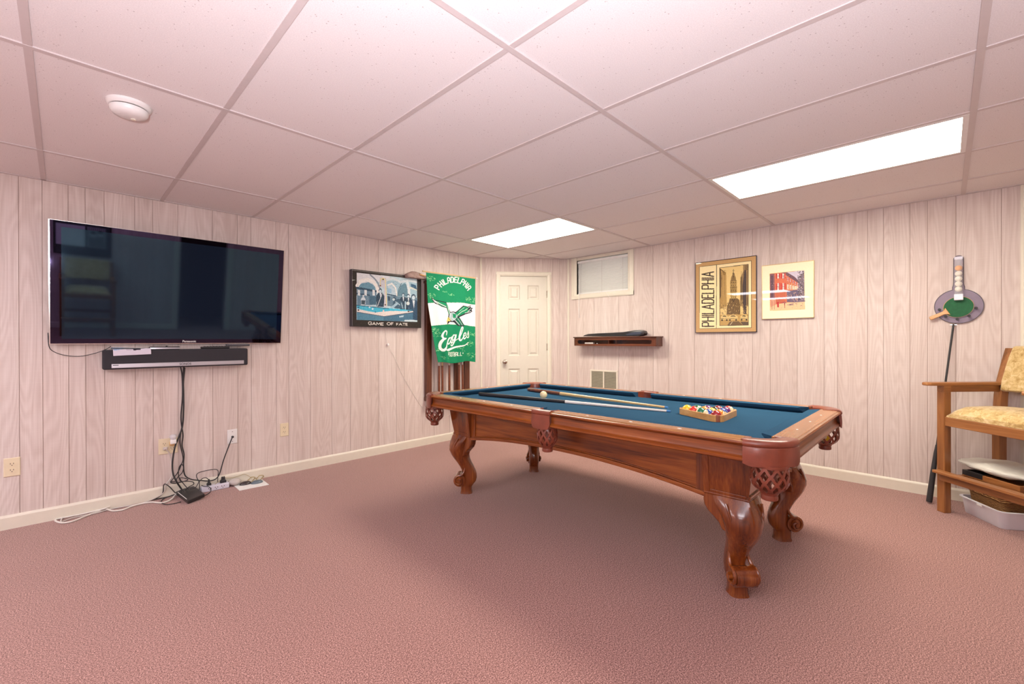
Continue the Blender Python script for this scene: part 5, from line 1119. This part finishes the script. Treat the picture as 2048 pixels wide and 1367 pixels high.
# return-air vent
vt = thing('air_vent', 'cream double air return grille low on the right wall behind the pool table', 'vent', rloc(2.9547, 0.545), RR)
vw, vh = 0.194, 0.277
bm = B()
for a, b, c, d in ((-vw, vw, 0, .018), (-vw, vw, vh - .018, vh), (-vw, -vw + .020, .018, vh - .018), (vw - .020, vw, .018, vh - .018), (-0.009, 0.009, .018, vh - .018)): box(bm, a, b, -0.010, -0.001, c, d)
obj('vent_frame', bm, M['cream'], vt, bevel=0.002)
bm = B()
for sg in (-1, 1):
    for k in range(24):
        z = 0.022 + k * (vh - 0.044) / 23; T = Matrix.Translation((sg * 0.0915, -0.005, z)) @ Matrix.Rotation(0.7, 4, 'X'); box(bm, -0.081, 0.081, -0.004, 0.004, -0.0006, 0.0006, T=T)
lv_ = obj('louvres', bm, plain('louvre_grey', (0.42, 0.38, 0.29), 0.5), vt); lv_['kind'] = 'stuff'
bm = B(); box(bm, -vw + .01, vw - .01, -0.0016, -0.0008, .01, vh - .01); obj('vent_back', bm, plain('vent_dark', (0.10, 0.09, 0.07), 0.8), vt)

# framed poster
pf = [(4.5769, 1.8423, 1.9801), (4.5769, 1.2621, 1.9751), (4.5769, 1.2706, 1.2511), (4.5769, 1.8434, 1.2598)]
pyl, pyr = (pf[0][1] + pf[3][1]) / 2, (pf[1][1] + pf[2][1]) / 2; pz1, pz0 = (pf[0][2] + pf[1][2]) / 2, (pf[2][2] + pf[3][2]) / 2
pw, ph_ = (pyl - pyr) / 2, pz1 - pz0
po = thing('framed_poster', 'framed sepia city tower poster with PHILADELPHIA running up its side', 'poster', rloc((pyl + pyr) / 2, pz0), RR)
def thin_frame(parent, w, h_, t, d, mat, name='frame'):
    for nm, a, b, c, e in ((name, -w, w, 0, t), (name, -w, w, h_ - t, h_), (name, -w, -w + t, t, h_ - t), (name, w - t, w, t, h_ - t)):
        bm = B(); box(bm, a, b, -d, -0.001, c, e); obj(nm, bm, mat, parent, bevel=0.0015)
thin_frame(po, pw, ph_, 0.006, 0.024, plain('frame_dark_metal', (0.05, 0.04, 0.06), 0.25, 0.6))
P = Print(260, 320, [(78, 190), (1020, 80), (1005, 1250), (78, 1250)], (196, 156, 100))
CRM, INK, MID = (244, 226, 172), (58, 44, 34), (150, 118, 62)
P.poly([(138, 245), (945, 155), (932, 1190), (135, 1195)], CRM); P.line([(138, 245), (945, 155), (932, 1190), (135, 1195), (138, 245)], 6, (72, 62, 48)); P.line([(403, 218), (393, 1192)], 10, (72, 66, 52))
P.text('PHILADELPHIA', lambda x, y: (355 - y * 178, 1160 - x * 76.5 - (1 - y) * 0), 19, INK, adv=1.28, widths={'I': .12, 'P': .78, 'H': .78, 'L': .62, 'A': .92, 'D': .78, 'E': .62}); 
im = [(450, 262), (897, 212), (885, 1150), (444, 1152)]
P.poly(im, (226, 196, 128)); sky = P.a.copy()
P.poly([(450, 262), (500, 300), (540, 330), (552, 380), (556, 700), (560, 860), (444, 900)], (190, 154, 88))
q = random.Random(5)
for k in range(26):
    y = 300 + k * 23; P.line([(455, y), (552, y + 10)], 3, MID)
    for j in range(3): P.line([(468 + j * 30, y + 6), (468 + j * 30, y + 15)], 8, (96, 74, 40))
P.poly([(455, 270), (470, 300), (480, 420), (470, 700), (446, 760)], (110, 86, 50)); P.disk((522, 350), 26, MID); P.line([(455, 280), (520, 330)], 9, (84, 64, 38))
P.poly([(815, 225), (897, 212), (890, 860), (760, 860), (770, 420), (812, 330)], (150, 122, 78)); P.poly([(835, 300), (862, 300), (860, 980), (812, 980), (800, 560)], (74, 62, 58)); P.poly([(770, 420), (800, 400), (806, 760), (768, 760)], (120, 98, 60))
for x in (786, 822, 848, 878): P.line([(x, 320), (x - 4, 840)], 4, (48, 40, 36))
for k in range(9): P.line([(842, 232 + k * 9), (890, 226 + k * 9)], 3, (60, 46, 32))
# tower with its small statue
P.line([(664, 288), (662, 345)], 9, (84, 66, 40)); P.line([(652, 312), (676, 306)], 5, (84, 66, 40)); P.poly([(650, 345), (676, 345), (682, 375), (646, 375)], (110, 86, 52))
P.poly([(646, 372), (682, 372), (700, 420), (704, 465), (618, 465), (626, 415)], (142, 114, 64)); 
for x in (634, 650, 666, 682): P.line([(664, 378), (x * 1.0, 462)], 3, (84, 66, 40))
P.poly([(612, 465), (710, 462), (712, 560), (612, 562)], (168, 138, 78)); P.poly([(608, 560), (716, 558), (712, 640), (612, 642)], (156, 128, 72)); P.poly([(618, 640), (706, 640), (706, 740), (614, 742)], (188, 158, 92))
for y in (466, 500, 560, 575, 640, 700): P.line([(610, y), (714, y - 2)], 5, (84, 66, 40))
for x in (630, 660, 692):
    for y in (482, 530, 608, 668, 715): P.line([(x, y), (x, y + 14)], 9, (96, 74, 42))
P.poly([(600, 740), (720, 738), (750, 760), (762, 850), (762, 1000), (552, 1000), (560, 850), (590, 790)], (112, 88, 50)); P.line([(640, 745), (660, 790), (680, 745)], 8, (60, 46, 30))
for k in range(70):
    x, y = q.uniform(560, 870), q.uniform(780, 980); P.line([(x, y), (x + q.uniform(-8, 8), y + q.uniform(4, 18))], q.uniform(4, 9), q.choice([(70, 54, 34), (160, 130, 78), (206, 178, 116), (90, 70, 44)]))
for k in range(60):
    x, y = q.uniform(446, 560), q.uniform(820, 990); P.line([(x, y), (x + q.uniform(-6, 6), y + q.uniform(4, 16))], q.uniform(3, 7), q.choice([(84, 64, 38), (200, 170, 104), (60, 46, 30)]))
P.poly([(444, 985), (885, 985), (885, 1150), (444, 1152)], (186, 150, 84)); P.poly([(600, 1090), (740, 1090), (800, 1150), (560, 1150)], (110, 88, 56)); P.poly([(760, 1095), (885, 1100), (885, 1148), (800, 1148)], (90, 74, 56)); P.line([(640, 1095), (600, 1150)], 5, CRM)
for cx, w_ in ((518, 60), (650, 80), (820, 62)):
    P.poly([(cx - w_, 1060), (cx - w_ * .9, 1015), (cx - w_ * .4, 990), (cx + w_ * .4, 990), (cx + w_ * .9, 1015), (cx + w_, 1060)], (214, 188, 124)); P.poly([(cx - w_ * .5, 1018), (cx - w_ * .3, 1000), (cx + w_ * .3, 1000), (cx + w_ * .5, 1018)], (96, 78, 48)); P.disk((cx - w_ * .6, 1068), 14, (60, 48, 34)); P.disk((cx + w_ * .6, 1068), 14, (60, 48, 34)); P.line([(cx - w_, 1045), (cx + w_, 1045)], 5, (96, 76, 46))
P.line(im + [im[0]], 8, (66, 54, 40)); P.noise(0.06, 2)
print_obj('poster_print', P, lambda u, v: (-pw + .005 + u * (2 * pw - .010), 0 * u - 0.0205, ph_ - .005 - v * (ph_ - .010)), M['print_glass'], po)

# second framed picture
pf = [(4.5789, 1.2238, 1.8744), (4.5789, 0.8117, 1.8735), (4.5789, 0.8168, 1.3729), (4.5789, 1.2243, 1.3747)]
pyl, pyr = (pf[0][1] + pf[3][1]) / 2, (pf[1][1] + pf[2][1]) / 2; pz1, pz0 = (pf[0][2] + pf[1][2]) / 2, (pf[2][2] + pf[3][2]) / 2
qw, qh = (pyl - pyr) / 2, pz1 - pz0
p2 = thing('framed_picture', 'gold framed picture of red brick row houses in a wide cream mat', 'picture', rloc((pyl + pyr) / 2, pz0), RR)
thin_frame(p2, qw, qh, 0.005, 0.022, M['gold'])
P = Print(230, 250, [(1100, 230), (1885, 155), (1870, 1025), (1096, 1045)], (252, 240, 204))
im = [(1215, 352), (1738, 305), (1738, 902), (1216, 918)]
P.line(im + [im[0]], 10, (226, 196, 130)); P.poly(im, (206, 116, 84)); P.poly([(1470, 330), (1738, 305), (1738, 480), (1640, 480), (1560, 400)], (206, 198, 212))
P.poly([(1216, 355), (1285, 350), (1290, 740), (1216, 740)], (132, 88, 96)); P.poly([(1230, 380), (1265, 380), (1265, 720), (1230, 720)], (96, 70, 84))
P.poly([(1390, 338), (1480, 332), (1590, 400), (1660, 470), (1650, 500), (1560, 440), (1470, 380)], (106, 76, 88)); P.poly([(1290, 350), (1460, 345), (1480, 640), (1290, 640)], (214, 112, 78)); P.poly([(1300, 640), (1450, 640), (1450, 800), (1290, 820)], (196, 104, 76))
def shutterwin(x, y, w, h_, s=(196, 44, 44)): P.poly([(x - w, y), (x + w, y - 3), (x + w, y + h_), (x - w, y + h_ + 3)], s); P.poly([(x - w * .4, y), (x + w * .4, y), (x + w * .4, y + h_), (x - w * .4, y + h_)], (240, 232, 216)); P.line([(x, y), (x, y + h_)], 4, (90, 70, 80)); P.line([(x - w * .4, y + h_ / 2), (x + w * .4, y + h_ / 2)], 4, (90, 70, 80))
for x in (1342, 1420): shutterwin(x, 350, 32, 75); shutterwin(x, 500, 32, 105)
for k, x in enumerate((1490, 1530, 1570, 1605, 1635)):
    shutterwin(x, 415 + k * 22, 13, 46, (200, 70, 70)); P.poly([(x - 12, 520 + k * 8), (x + 10, 520 + k * 8), (x + 10, 600), (x - 12, 600)], (244, 230, 206)); P.line([(x, 522 + k * 8), (x, 598)], 4, (110, 90, 90)); P.line([(x + 18, 500), (x + 18, 700)], 4, (226, 196, 120))
P.poly([(1640, 420), (1738, 320), (1738, 820), (1660, 800)], (128, 112, 124)); P.poly([(1470, 620), (1660, 600), (1660, 800), (1470, 790)], (104, 94, 118))
q = random.Random(8)
for k in range(170):
    x = q.uniform(1640, 1736); y = q.uniform(315, 760); P.disk((x, y), q.uniform(4, 11), q.choice([(74, 62, 78), (110, 100, 110), (168, 160, 168), (90, 84, 84)]))
for k in range(40): x, y = q.uniform(1480, 1650), q.uniform(640, 780); P.line([(x, y), (x + 4, y + q.uniform(10, 30))], 6, q.choice([(70, 62, 84), (150, 120, 120), (220, 180, 150)]))
P.poly([(1216, 840), (1460, 800), (1738, 790), (1738, 902), (1216, 918)], (240, 196, 150)); 
for k in range(14): x = q.uniform(1400, 1720); y = q.uniform(770, 850); P.line([(x, y), (x + q.uniform(20, 70), y + q.uniform(-6, 8))], 7, (110, 92, 112))
P.poly([(1320, 790), (1350, 785), (1350, 870), (1325, 870)], (190, 48, 52)); P.line([(1370, 800), (1430, 790), (1440, 880)], 8, (180, 60, 60)); P.line([(1440, 780), (1440, 880)], 5, (120, 70, 70)); P.poly([(1220, 760), (1300, 740), (1300, 830), (1220, 870)], (226, 160, 130)); P.line([(1245, 770), (1245, 900)], 7, (150, 90, 80)); P.line([(1280, 760), (1280, 900)], 7, (176, 110, 90))
for k in range(220):
    x, y = q.uniform(1216, 1735), q.uniform(350, 900); P.line([(x, y), (x + q.uniform(-8, 8), y + q.uniform(-12, 12))], q.uniform(3, 8), q.choice([(226, 150, 120), (240, 214, 190), (150, 84, 80), (120, 96, 110), (232, 180, 140)]), 0.5)
P.noise(0.05, 3)
print_obj('picture_print', P, lambda u, v: (-qw + .004 + u * (2 * qw - .008), 0 * u - 0.0185, qh - .004 - v * (qh - .008)), M['print_glass'], p2)

# ------------------------------------------------------------------ table tennis holder on the wall
hc = (4.5869, -0.0685, 1.4229); hr = 0.127
ztop = 1.7924 - hc[2]
hold = thing('paddle_holder', 'grey-purple paddle shaped wall holder with a clear ball tube and black pegs', 'paddle holder', rloc(hc[1], hc[2]), RR)
pts = []
for k in range(41):
    a = math.radians(104 + 332 * k / 40); pts.append((hr * math.cos(a), hr * 0.98 * math.sin(a)))
nw = 0.0255
neck = [(hr * math.cos(math.radians(76)) , hr * .98 * math.sin(math.radians(76)))]
right = [(nw + 0.006, hr + 0.012), (nw + 0.001, hr + 0.030), (nw, hr + 0.05), (nw, ztop - nw)]
top_ = [(nw * math.cos(math.radians(a)), ztop - nw + nw * math.sin(math.radians(a))) for a in range(15, 180, 15)]
left = [(-x, z) for x, z in right][::-1]
bm = B(); prism(bm, pts + right + top_ + left, 'y', -0.012, -0.001); obj('back_board', bm, plain('holder_purple_grey', (0.23, 0.175, 0.235), 0.4), hold, bevel=0.002)
edge = [(x, -0.0125, z) for x, z in pts + right + top_ + left]; bm = B(); tube(bm, edge + [edge[0]], 0.0016, 5, 1, smooth=False); obj('edge_line', bm, M['black'], hold)
zt0, zt1 = 1.5098 - hc[2], 1.7648 - hc[2]
bm = B(); rings(bm, [[(r * math.cos(2 * PI * k / 20), -0.036 + r * math.sin(2 * PI * k / 20), z) for k in range(20)] for r, z in ((0.0225, zt0), (0.0225, zt1), (0.0213, zt1), (0.0213, zt0))], True, False, 0, True); obj('ball_tube', bm, M['acrylic'], hold, smooth='auto')
bm = B(); box(bm, -0.024, 0.024, -0.060, -0.012, zt0 - 0.045, zt0); obj('tube_base', bm, plain('clear_white', (0.72, 0.72, 0.80), 0.25), hold, bevel=0.003)
bm = B(); box(bm, -0.022, 0.022, -0.016, -0.012, zt1, zt1 + 0.020); box(bm, -0.004, 0.004, -0.018, -0.015, zt1 + .006, zt1 + .013, 0); obj('top_clip', bm, M['stripwhite'], hold)
bm = B(); cyl(bm, (0, -0.0135, ztop - 0.016), (0, -0.011, ztop - 0.016), 0.006); obj('hang_hole', bm, M['white'], hold)
for (y_, z_) in [(0.0317, 1.4024), (-0.002, 1.3494), (-0.0621, 1.3294), (-0.1221, 1.3498), (-0.1569, 1.4042)]:
    bm = B(); cyl(bm, (-(y_ - hc[1]), -0.012, z_ - hc[2]), (-(y_ - hc[1]), -0.048, z_ - hc[2]), 0.0085, n=14); obj('peg', bm, M['rubber'], hold, smooth='auto')
for i, (z_, c_, lab) in enumerate(zip([1.6987, 1.6587, 1.6212, 1.5837, 1.5459], ['o', 'w', 'w', 'w', 'w'], ('orange table tennis ball at the top of the clear tube', 'white table tennis ball directly under the orange one', 'white table tennis ball in the middle of the clear tube', 'second lowest white table tennis ball in the tube', 'lowest white table tennis ball in the tube'))):
    bm = B(); sphere(bm, (0, 0, 0), 0.0195, 18, 12); o = obj('table_tennis_ball', bm, plain('celluloid_' + str(i), (0.85, 0.36, 0.06) if c_ == 'o' else (0.82, 0.78, 0.66), 0.35), None, (WR - 0.036, hc[1], z_), smooth=True); tag(o, lab, 'ball', 'table tennis balls in the holder tube')
pb, pe, pk = (4.5709, -0.0685, 1.4171), (4.5709, 0.0838, 1.3367), (4.5709, 0.0045, 1.3744)
pad = thing('table_tennis_paddle', 'green rubber table tennis paddle with a honey wood handle resting on the holder pegs', 'paddle', rloc(pb[1], pb[2]), RR)
ex, ez = -(pe[1] - pb[1]), pe[2] - pb[2]; Ld = math.hypot(ex, ez); ux, uz = ex / Ld, ez / Ld; vx, vz = -uz, ux
def pp_(a, b): return (a * ux + b * vx, a * uz + b * vz)
bl = [pp_(0.080 * math.cos(t) * (1 if math.cos(t) < 0 else 1.04), 0.075 * math.sin(t)) for t in [2 * PI * k / 36 for k in range(36)]]
bm = B(); prism(bm, bl, 'y', -0.026, -0.020); obj('blade', bm, M['maple'], pad)
bm = B(); prism(bm, [(x * .97, z * .97) for x, z in bl], 'y', -0.0285, -0.0258); obj('rubber_face', bm, plain('green_rubber', (0.012, 0.115, 0.042), 0.75, var=0.15, vscale=60, bump=0.2, bscale=900), pad)
bm = B(); prism(bm, [pp_(0.062, -0.030), pp_(0.078, -0.017), pp_(0.09, -0.0125), pp_(Ld - .01, -0.0135), pp_(Ld, -0.011), pp_(Ld, 0.011), pp_(Ld - .01, 0.0135), pp_(0.09, 0.0125), pp_(0.078, 0.017), pp_(0.062, 0.030)], 'y', -0.036, -0.017); obj('handle', bm, M['maple'], pad, bevel=0.004, seg=3)

# pole leaning in the corner behind the chair
a0, a1 = Vector((4.373, 0.0845, 0.0)), Vector((4.5789, -0.0426, 1.292)); a0.z = 0.004
pole = thing('leaning_pole', 'thin black pole with a thick rubber grip leaning on the wall under the paddle holder', 'pole', a0)
dd = a1 - a0; dn = dd.normalized()
bm = B(); cyl(bm, dn * 0.40, dd, 0.0065, 0.0065, 12); obj('shaft', bm, M['black'], pole, smooth='auto')
bm = B(); tube(bm, [dn * (0.006), dn * 0.012, dn * 0.03, dn * 0.20, dn * 0.36, dn * 0.42], 0.016, 12, 1, radii=[0.016, 0.0175, 0.0178, 0.0165, 0.0125, 0.0085], smooth=False); obj('rubber_grip', bm, M['rubber'], pole, smooth='auto')
bm = B(); cyl(bm, dd + Vector((0, -0.018, -0.004)), dd + Vector((0, 0.018, -0.004)), 0.004); obj('top_hook', bm, M['chrome'], pole)

# ------------------------------------------------------------------ tall spectator chair
FL = Vector((4.227, 0.007, 0)); cxd = Vector((-0.68, -0.733, 0)).normalized(); cyd = Vector((0.733, -0.68, 0)).normalized()
CW, CD = 0.57, 0.400
cc = FL + cxd * CW / 2 + cyd * CD / 2
def make_chair(loc, rz, label):
    t = thing('spectator_chair', label, 'chair', loc, rz)
    w, d = CW / 2, CD / 2
    for sx in (-1, 1):
        bm = B(); box(bm, sx * w - .025, sx * w + .025, -d - .025, -d + .025, 0, 0.822); obj('leg', bm, M['chair_z'], t, bevel=0.003)
        bm = B(); R = []
        for z, y in ((0, 0.0), (0.60, 0.0), (0.80, 0.012), (0.90, 0.032), (1.02, 0.066), (1.12, 0.098)): R.append([(sx * w - .023, d - .028 + y, z), (sx * w + .023, d - .028 + y, z), (sx * w + .023, d + .028 + y, z), (sx * w - .023, d + .028 + y, z)])
        rings(bm, R, True, True); obj('leg', bm, M['chair_z'], t, bevel=0.003)
        bm = B(); ap_ = [(-0.032, d + .01), (0.032, d + .01), (0.032, -d - .06), (0.030, -d - .12), (0.018, -d - .142), (-0.018, -d - .142), (-0.030, -d - .12), (-0.032, -d - .06)]
        prism(bm, [(sx * w + x, y) for x, y in ap_], 'z', 0.866, 0.889); obj('armrest', bm, M['chair_y'], t, bevel=0.008, seg=3)
        bm = B(); box(bm, sx * w - .013, sx * w + .013, -d + .02, d - .01, 0.822, 0.867); box(bm, sx * w - .025, sx * w + .025, -d - .025, -d + .025, 0.821, 0.867); obj('arm_rail', bm, M['chair_y'], t, bevel=0.003)
        bm = B(); box(bm, sx * w - .013, sx * w + .013, -d + .02, d - .01, 0.222, 0.250); obj('side_stretcher', bm, M['chair_y'], t, bevel=0.003)
        bm = B(); box(bm, sx * w - .014, sx * w + .014, -d + .02, d - .02, 0.594, 0.655); obj('seat_rail', bm, M['chair_y'], t, bevel=0.003)
    bm = B(); box(bm, -w + .02, w - .02, -d - .020, -d + .012, 0.594, 0.655); obj('seat_rail', bm, M['chair_x'], t, bevel=0.004)
    bm = B(); box(bm, -w + .02, w - .02, d - .02, d + .012, 0.594, 0.655); obj('seat_rail', bm, M['chair_x'], t, bevel=0.004)
    bm = B(); box(bm, -w - .012, w + .012, -d - .075, -d - .025, 0.270, 0.290); box(bm, -w + .01, w - .01, -d - .045, -d - .022, 0.222, 0.271); obj('footrest', bm, M['chair_x'], t, bevel=0.004)
    bm = B(); box(bm, -w + .02, w - .02, d - .01, d + .012, 0.30, 0.345); obj('back_stretcher', bm, M['chair_x'], t, bevel=0.004)
    bm = B(); n, m = 16, 12; R = []
    for j in range(m + 1):     # crowned seat cushion
        v = j / m; y = -d - .016 + (2 * d + .02) * v; R.append([])
        for i in range(n + 1):
            u = i / n; x = (-w + .030) + (2 * w - .060) * u; e = min(1, min(u, 1 - u) * 9) ** .5 * min(1, min(v, 1 - v) * 7 + 0.12) ** .5
            R[-1].append((x, y, 0.662 + 0.062 * e + 0.022 * math.sin(PI * u) ** .6 * math.sin(PI * v) ** .6))
    rings(bm, R, False, False)
    bm2 = [v for v in bm.verts]
    ed = [e for e in bm.edges if e.is_boundary]; r = bmesh.ops.extrude_edge_only(bm, edges=ed); nv = [g for g in r['geom'] if isinstance(g, bmesh.types.BMVert)]
    for v in nv: v.co.z = 0.656
    bmesh.ops.contextual_create(bm, geom=[e for e in bm.edges if e.is_boundary])
    obj('seat_cushion', bm, M['fabric'], t, smooth='auto')
    bm = B(); R = []
    for z, y, th in ((0.826, 0.0, 0.008), (0.836, 0.0, 0.026), (0.90, 0.018, 0.034), (0.98, 0.045, 0.036), (1.06, 0.070, 0.034), (1.125, 0.092, 0.026), (1.135, 0.095, 0.008)):
        x = w - 0.030; cv = 0.020; fr = [(x * (2 * k / 8 - 1), d - 0.008 + y - th + cv * (1 - (2 * k / 8 - 1) ** 2), z) for k in range(9)]; bk = [(x * (1 - 2 * k / 8), d - 0.002 + y + 0.008 + cv * (1 - (2 * k / 8 - 1) ** 2), z) for k in range(9)]; R.append(fr + bk)
    rings(bm, R, True, True); obj('backrest_cushion', bm, M['fabric'], t, bevel=0.006, seg=2, smooth='auto')
    return t
chair = make_chair(cc, math.atan2(cxd.y, cxd.x), 'tall wooden spectator chair with tan patterned cushions at the right edge')
ch2 = chair.copy(); C.objects.link(ch2); ch2.location = (0.28, -1.20, 0); ch2.rotation_euler = (0, 0, PI); ch2['label'] = 'tall wooden chair behind the camera, seen only as a reflection in the television'
for c0 in list(chair.children):
    c1 = c0.copy(); C.objects.link(c1); c1.parent = ch2
chair['group'] = ch2['group'] = 'spectator chairs'

# ------------------------------------------------------------------ things stored under the chair
n0 = Vector((4.088, -0.252, 0)); e1 = Vector((0.84, 0.545, 0)).normalized(); e2 = Vector((0.545, -0.84, 0)).normalized()
def rrect(a, b, r, z, off=(0, 0), n=6, ins=0.0):
    a0_, b0_, a1_, b1_ = off[0] + ins, off[1] + ins, off[0] + a - ins, off[1] + b - ins; o = []
    for cx, cy, s in ((a1_ - r, b0_ + r, -90), (a1_ - r, b1_ - r, 0), (a0_ + r, b1_ - r, 90), (a0_ + r, b0_ + r, 180)):
        for k in range(n + 1):
            t = math.radians(s + 90 * k / n); o.append((cx + r * math.cos(t), cy + r * math.sin(t), z))
    return o
ea = math.atan2(e1.y, e1.x)   # local x along e1, local y along -e2
def under(name, lab, cat, z=0.0, **k): return thing(name, lab, cat, (n0.x, n0.y, z), ea)
BL = 0.300; BW = 0.42
tub = under('plastic_tub', 'low white plastic tub on the carpet under the spectator chair', 'tub')
def neg(r): return [(x, -y, z) for x, y, z in r]
bm = B(); Rg = [neg(rrect(BL, BW, 0.03, 0.0)), neg(rrect(BL, BW, 0.035, 0.006, ins=-0.004)), neg(rrect(BL, BW, 0.04, 0.103, ins=-0.016)), neg(rrect(BL, BW, 0.045, 0.106, ins=-0.027)), neg(rrect(BL, BW, 0.045, 0.111, ins=-0.027)), neg(rrect(BL, BW, 0.04, 0.112, ins=-0.014)), neg(rrect(BL, BW, 0.035, 0.010, ins=0.002))]
rings(bm, Rg, True, True); obj('tub_body', bm, plain('tub_white', (0.74, 0.73, 0.78), 0.4, var=0.02), tub, smooth='auto')
bm = B(); box(bm, 0.11, 0.15, 0.0275, 0.030, 0.096, 0.108); obj('tub_clip', bm, M['white'], tub, bevel=0.001)
bsk = under('wicker_basket', 'brown woven basket standing in the white tub under the chair', 'basket', 0.011)
wk = N('wicker').set(0.7, 0.3); v = wk.tc('Object', (1, 1, 1)); wv = wk.n('ShaderNodeTexWave'); wv.wave_type = 'BANDS'; wv.bands_direction = 'Z'; wv.inputs['Scale'].default_value = 38; wv.inputs['Distortion'].default_value = 6; wv.inputs['Detail'].default_value = 3; wk.l(v, wv.inputs['Vector'])
ns_ = wk.noise(v, 60, 3); wk.col(wk.ramp(wk.math('MULTIPLY', wv.outputs['Fac'], wk.math('ADD', ns_, 0.45)), [(0.05, (0.085, 0.030, 0.010)), (0.5, (0.27, 0.125, 0.042)), (0.95, (0.44, 0.24, 0.09))])); wk.bump(wv.outputs['Fac'], 0.8, 0.004)
bm = B(); rings(bm, [neg(rrect(BL, BW, 0.02, 0.0, ins=0.030)), neg(rrect(BL, BW, 0.02, 0.235, ins=0.006)), neg(rrect(BL, BW, 0.02, 0.235, ins=0.020)), neg(rrect(BL, BW, 0.02, 0.010, ins=0.040))], True, True)
obj('basket_body', bm, wk.m, bsk, bevel=0.003)
for z, i_ in ((0.238, 0.012), (0.150, 0.014)):
    rim = neg(rrect(BL, BW, 0.02, z, ins=i_)); bm = B(); tube(bm, rim + [rim[0]], 0.008 if z > .2 else .004, 8, 1, smooth=False); obj('basket_rim', bm, wk.m, bsk)
bt = thing('game_board', 'dark edged wooden tray lying on the basket, under the white bag', 'tray', (0, 0, 0), 0)
c1_, c2_ = Vector((4.27, -0.0803, 0.3)), Vector((4.013, -0.3186, 0.285))
dl = (c1_ - c2_); LB = math.hypot(dl.x, dl.y); ba = math.atan2(dl.y, dl.x); bt.location = (c2_.x, c2_.y, 0.262); bt.rotation_euler = (0, 0, ba)
bm = B(); box(bm, 0, LB, -0.36, 0, 0, 0.006); obj('tray_base', bm, M['chair_x'], bt)
for a, b, c, d in ((0, LB * .62, -0.014, 0), (0, LB, -0.36, -0.346), (0, 0.014, -0.346, -0.014)):
    bm = B(); box(bm, a, b, c, d, 0.0065, 0.036); obj('tray_side', bm, M['chair_x'], bt, bevel=0.002)
bm = B(); box(bm, LB * .62, LB, -0.014, 0, 0.0065, 0.040); box(bm, LB - .014, LB, -0.346, -0.014, 0.0065, 0.040); obj('dark_side', bm, M['black'], bt, bevel=0.002)
for nm, x, c_, lab in (('brass_ring', .60, M['brass'], 'small yellow ring on the tray edge'), ('white_piece', .42, M['paper'], 'small white piece on the tray edge')):
    bm = B(); cyl(bm, (0, 0, 0), (0, 0, 0.006), 0.016, n=16); o = obj(nm, bm, c_, None, (c2_.x + dl.x * x + .03 * math.sin(ba), c2_.y + dl.y * x - .03 * math.cos(ba), 0.269)); tag(o, lab + ' under the chair', 'small object')
bagm = N('bag_plastic').set(0.38, 0.4); v = bagm.tc(); bagm.col(bagm.ramp(bagm.noise(v, 5, 3), [(0.3, (0.60, 0.60, 0.54)), (0.6, (0.80, 0.79, 0.70)), (1, (0.86, 0.84, 0.76))])); bagm.bump(bagm.noise(bagm.tc('Object', (1, 3, 6)), 9, 4, 0.6, 1.5), 0.5, 0.012)
bm = B(); R = []; n, m = 26, 28; rg = random.Random(2); LG = 0.50
for j in range(m + 1):
    t = j / m; x = -0.07 + LG * t; ww = 0.16 * (math.sin(PI * (0.03 + 0.94 * t)) ** .35); th = 0.040 * (math.sin(PI * (0.02 + 0.96 * t)) ** .6)
    R.append([(x + 0.006 * math.sin(7 * a + 9 * t), ww * math.cos(a) * (1 + .03 * math.sin(5 * t * 6)), th * math.copysign(abs(math.sin(a)) ** .8, math.sin(a)) * (1 + .16 * math.sin(3 * a + 11 * t) + .10 * math.sin(19 * t - 2 * a))) for a in [2 * PI * k / n for k in range(n)]])
rings(bm, R, True, True)
for v_ in bm.verts:
    if v_.co.z < -0.03: v_.co.z = -0.03 + (v_.co.z + 0.03) * .2
bag = obj('plastic_bag', bm, bagm.m, None, (c2_.x + 0.04 * math.cos(ba) + 0.165 * math.sin(ba), c2_.y + 0.04 * math.sin(ba) - 0.165 * math.cos(ba), 0.336), (0, 0, ba), smooth=True)
tag(bag, 'filled white plastic bag lying on top of the stack under the chair', 'bag')

# ------------------------------------------------------------------ what the television reflects: a picture on the wall behind the camera
bp_ = thing('framed_picture', 'dark framed black and white photograph on the wall behind the camera, reflected in the television', 'picture', (0.235, YB, 1.17), PI)
bw, bh = 0.33, 0.60
thin_frame(bp_, bw, bh, 0.022, 0.022, M['black'])
P = Print(132, 120, [(0, 0), (132, 0), (132, 120), (0, 120)], (70, 78, 76))
P.poly([(62, 26), (130, 26), (130, 94), (62, 94)], (226, 228, 226)); P.poly([(10, 26), (58, 26), (58, 94), (10, 94)], (168, 172, 170)); P.line([(58, 20), (58, 100)], 2, (30, 32, 30))
for x in range(12, 58, 5): P.line([(x, 28), (x, 92)], 1.2, (110, 112, 110))
for x, hh in ((24, 40), (42, 44)): P.poly([(x - 10, 92), (x - 9, hh + 16), (x + 9, hh + 16), (x + 10, 92)], (120, 124, 122)); P.disk((x, hh + 6), 7, (176, 176, 174), 1.2); P.disk((x, hh), 7, (50, 52, 50), .7)
P.noise(0.06, 6)
print_obj('picture_print', P, lambda u, v: (-bw + .02 + u * (2 * bw - .04), 0 * u - 0.012, bh - .02 - v * (bh - .04)), M['print_matte'], bp_)
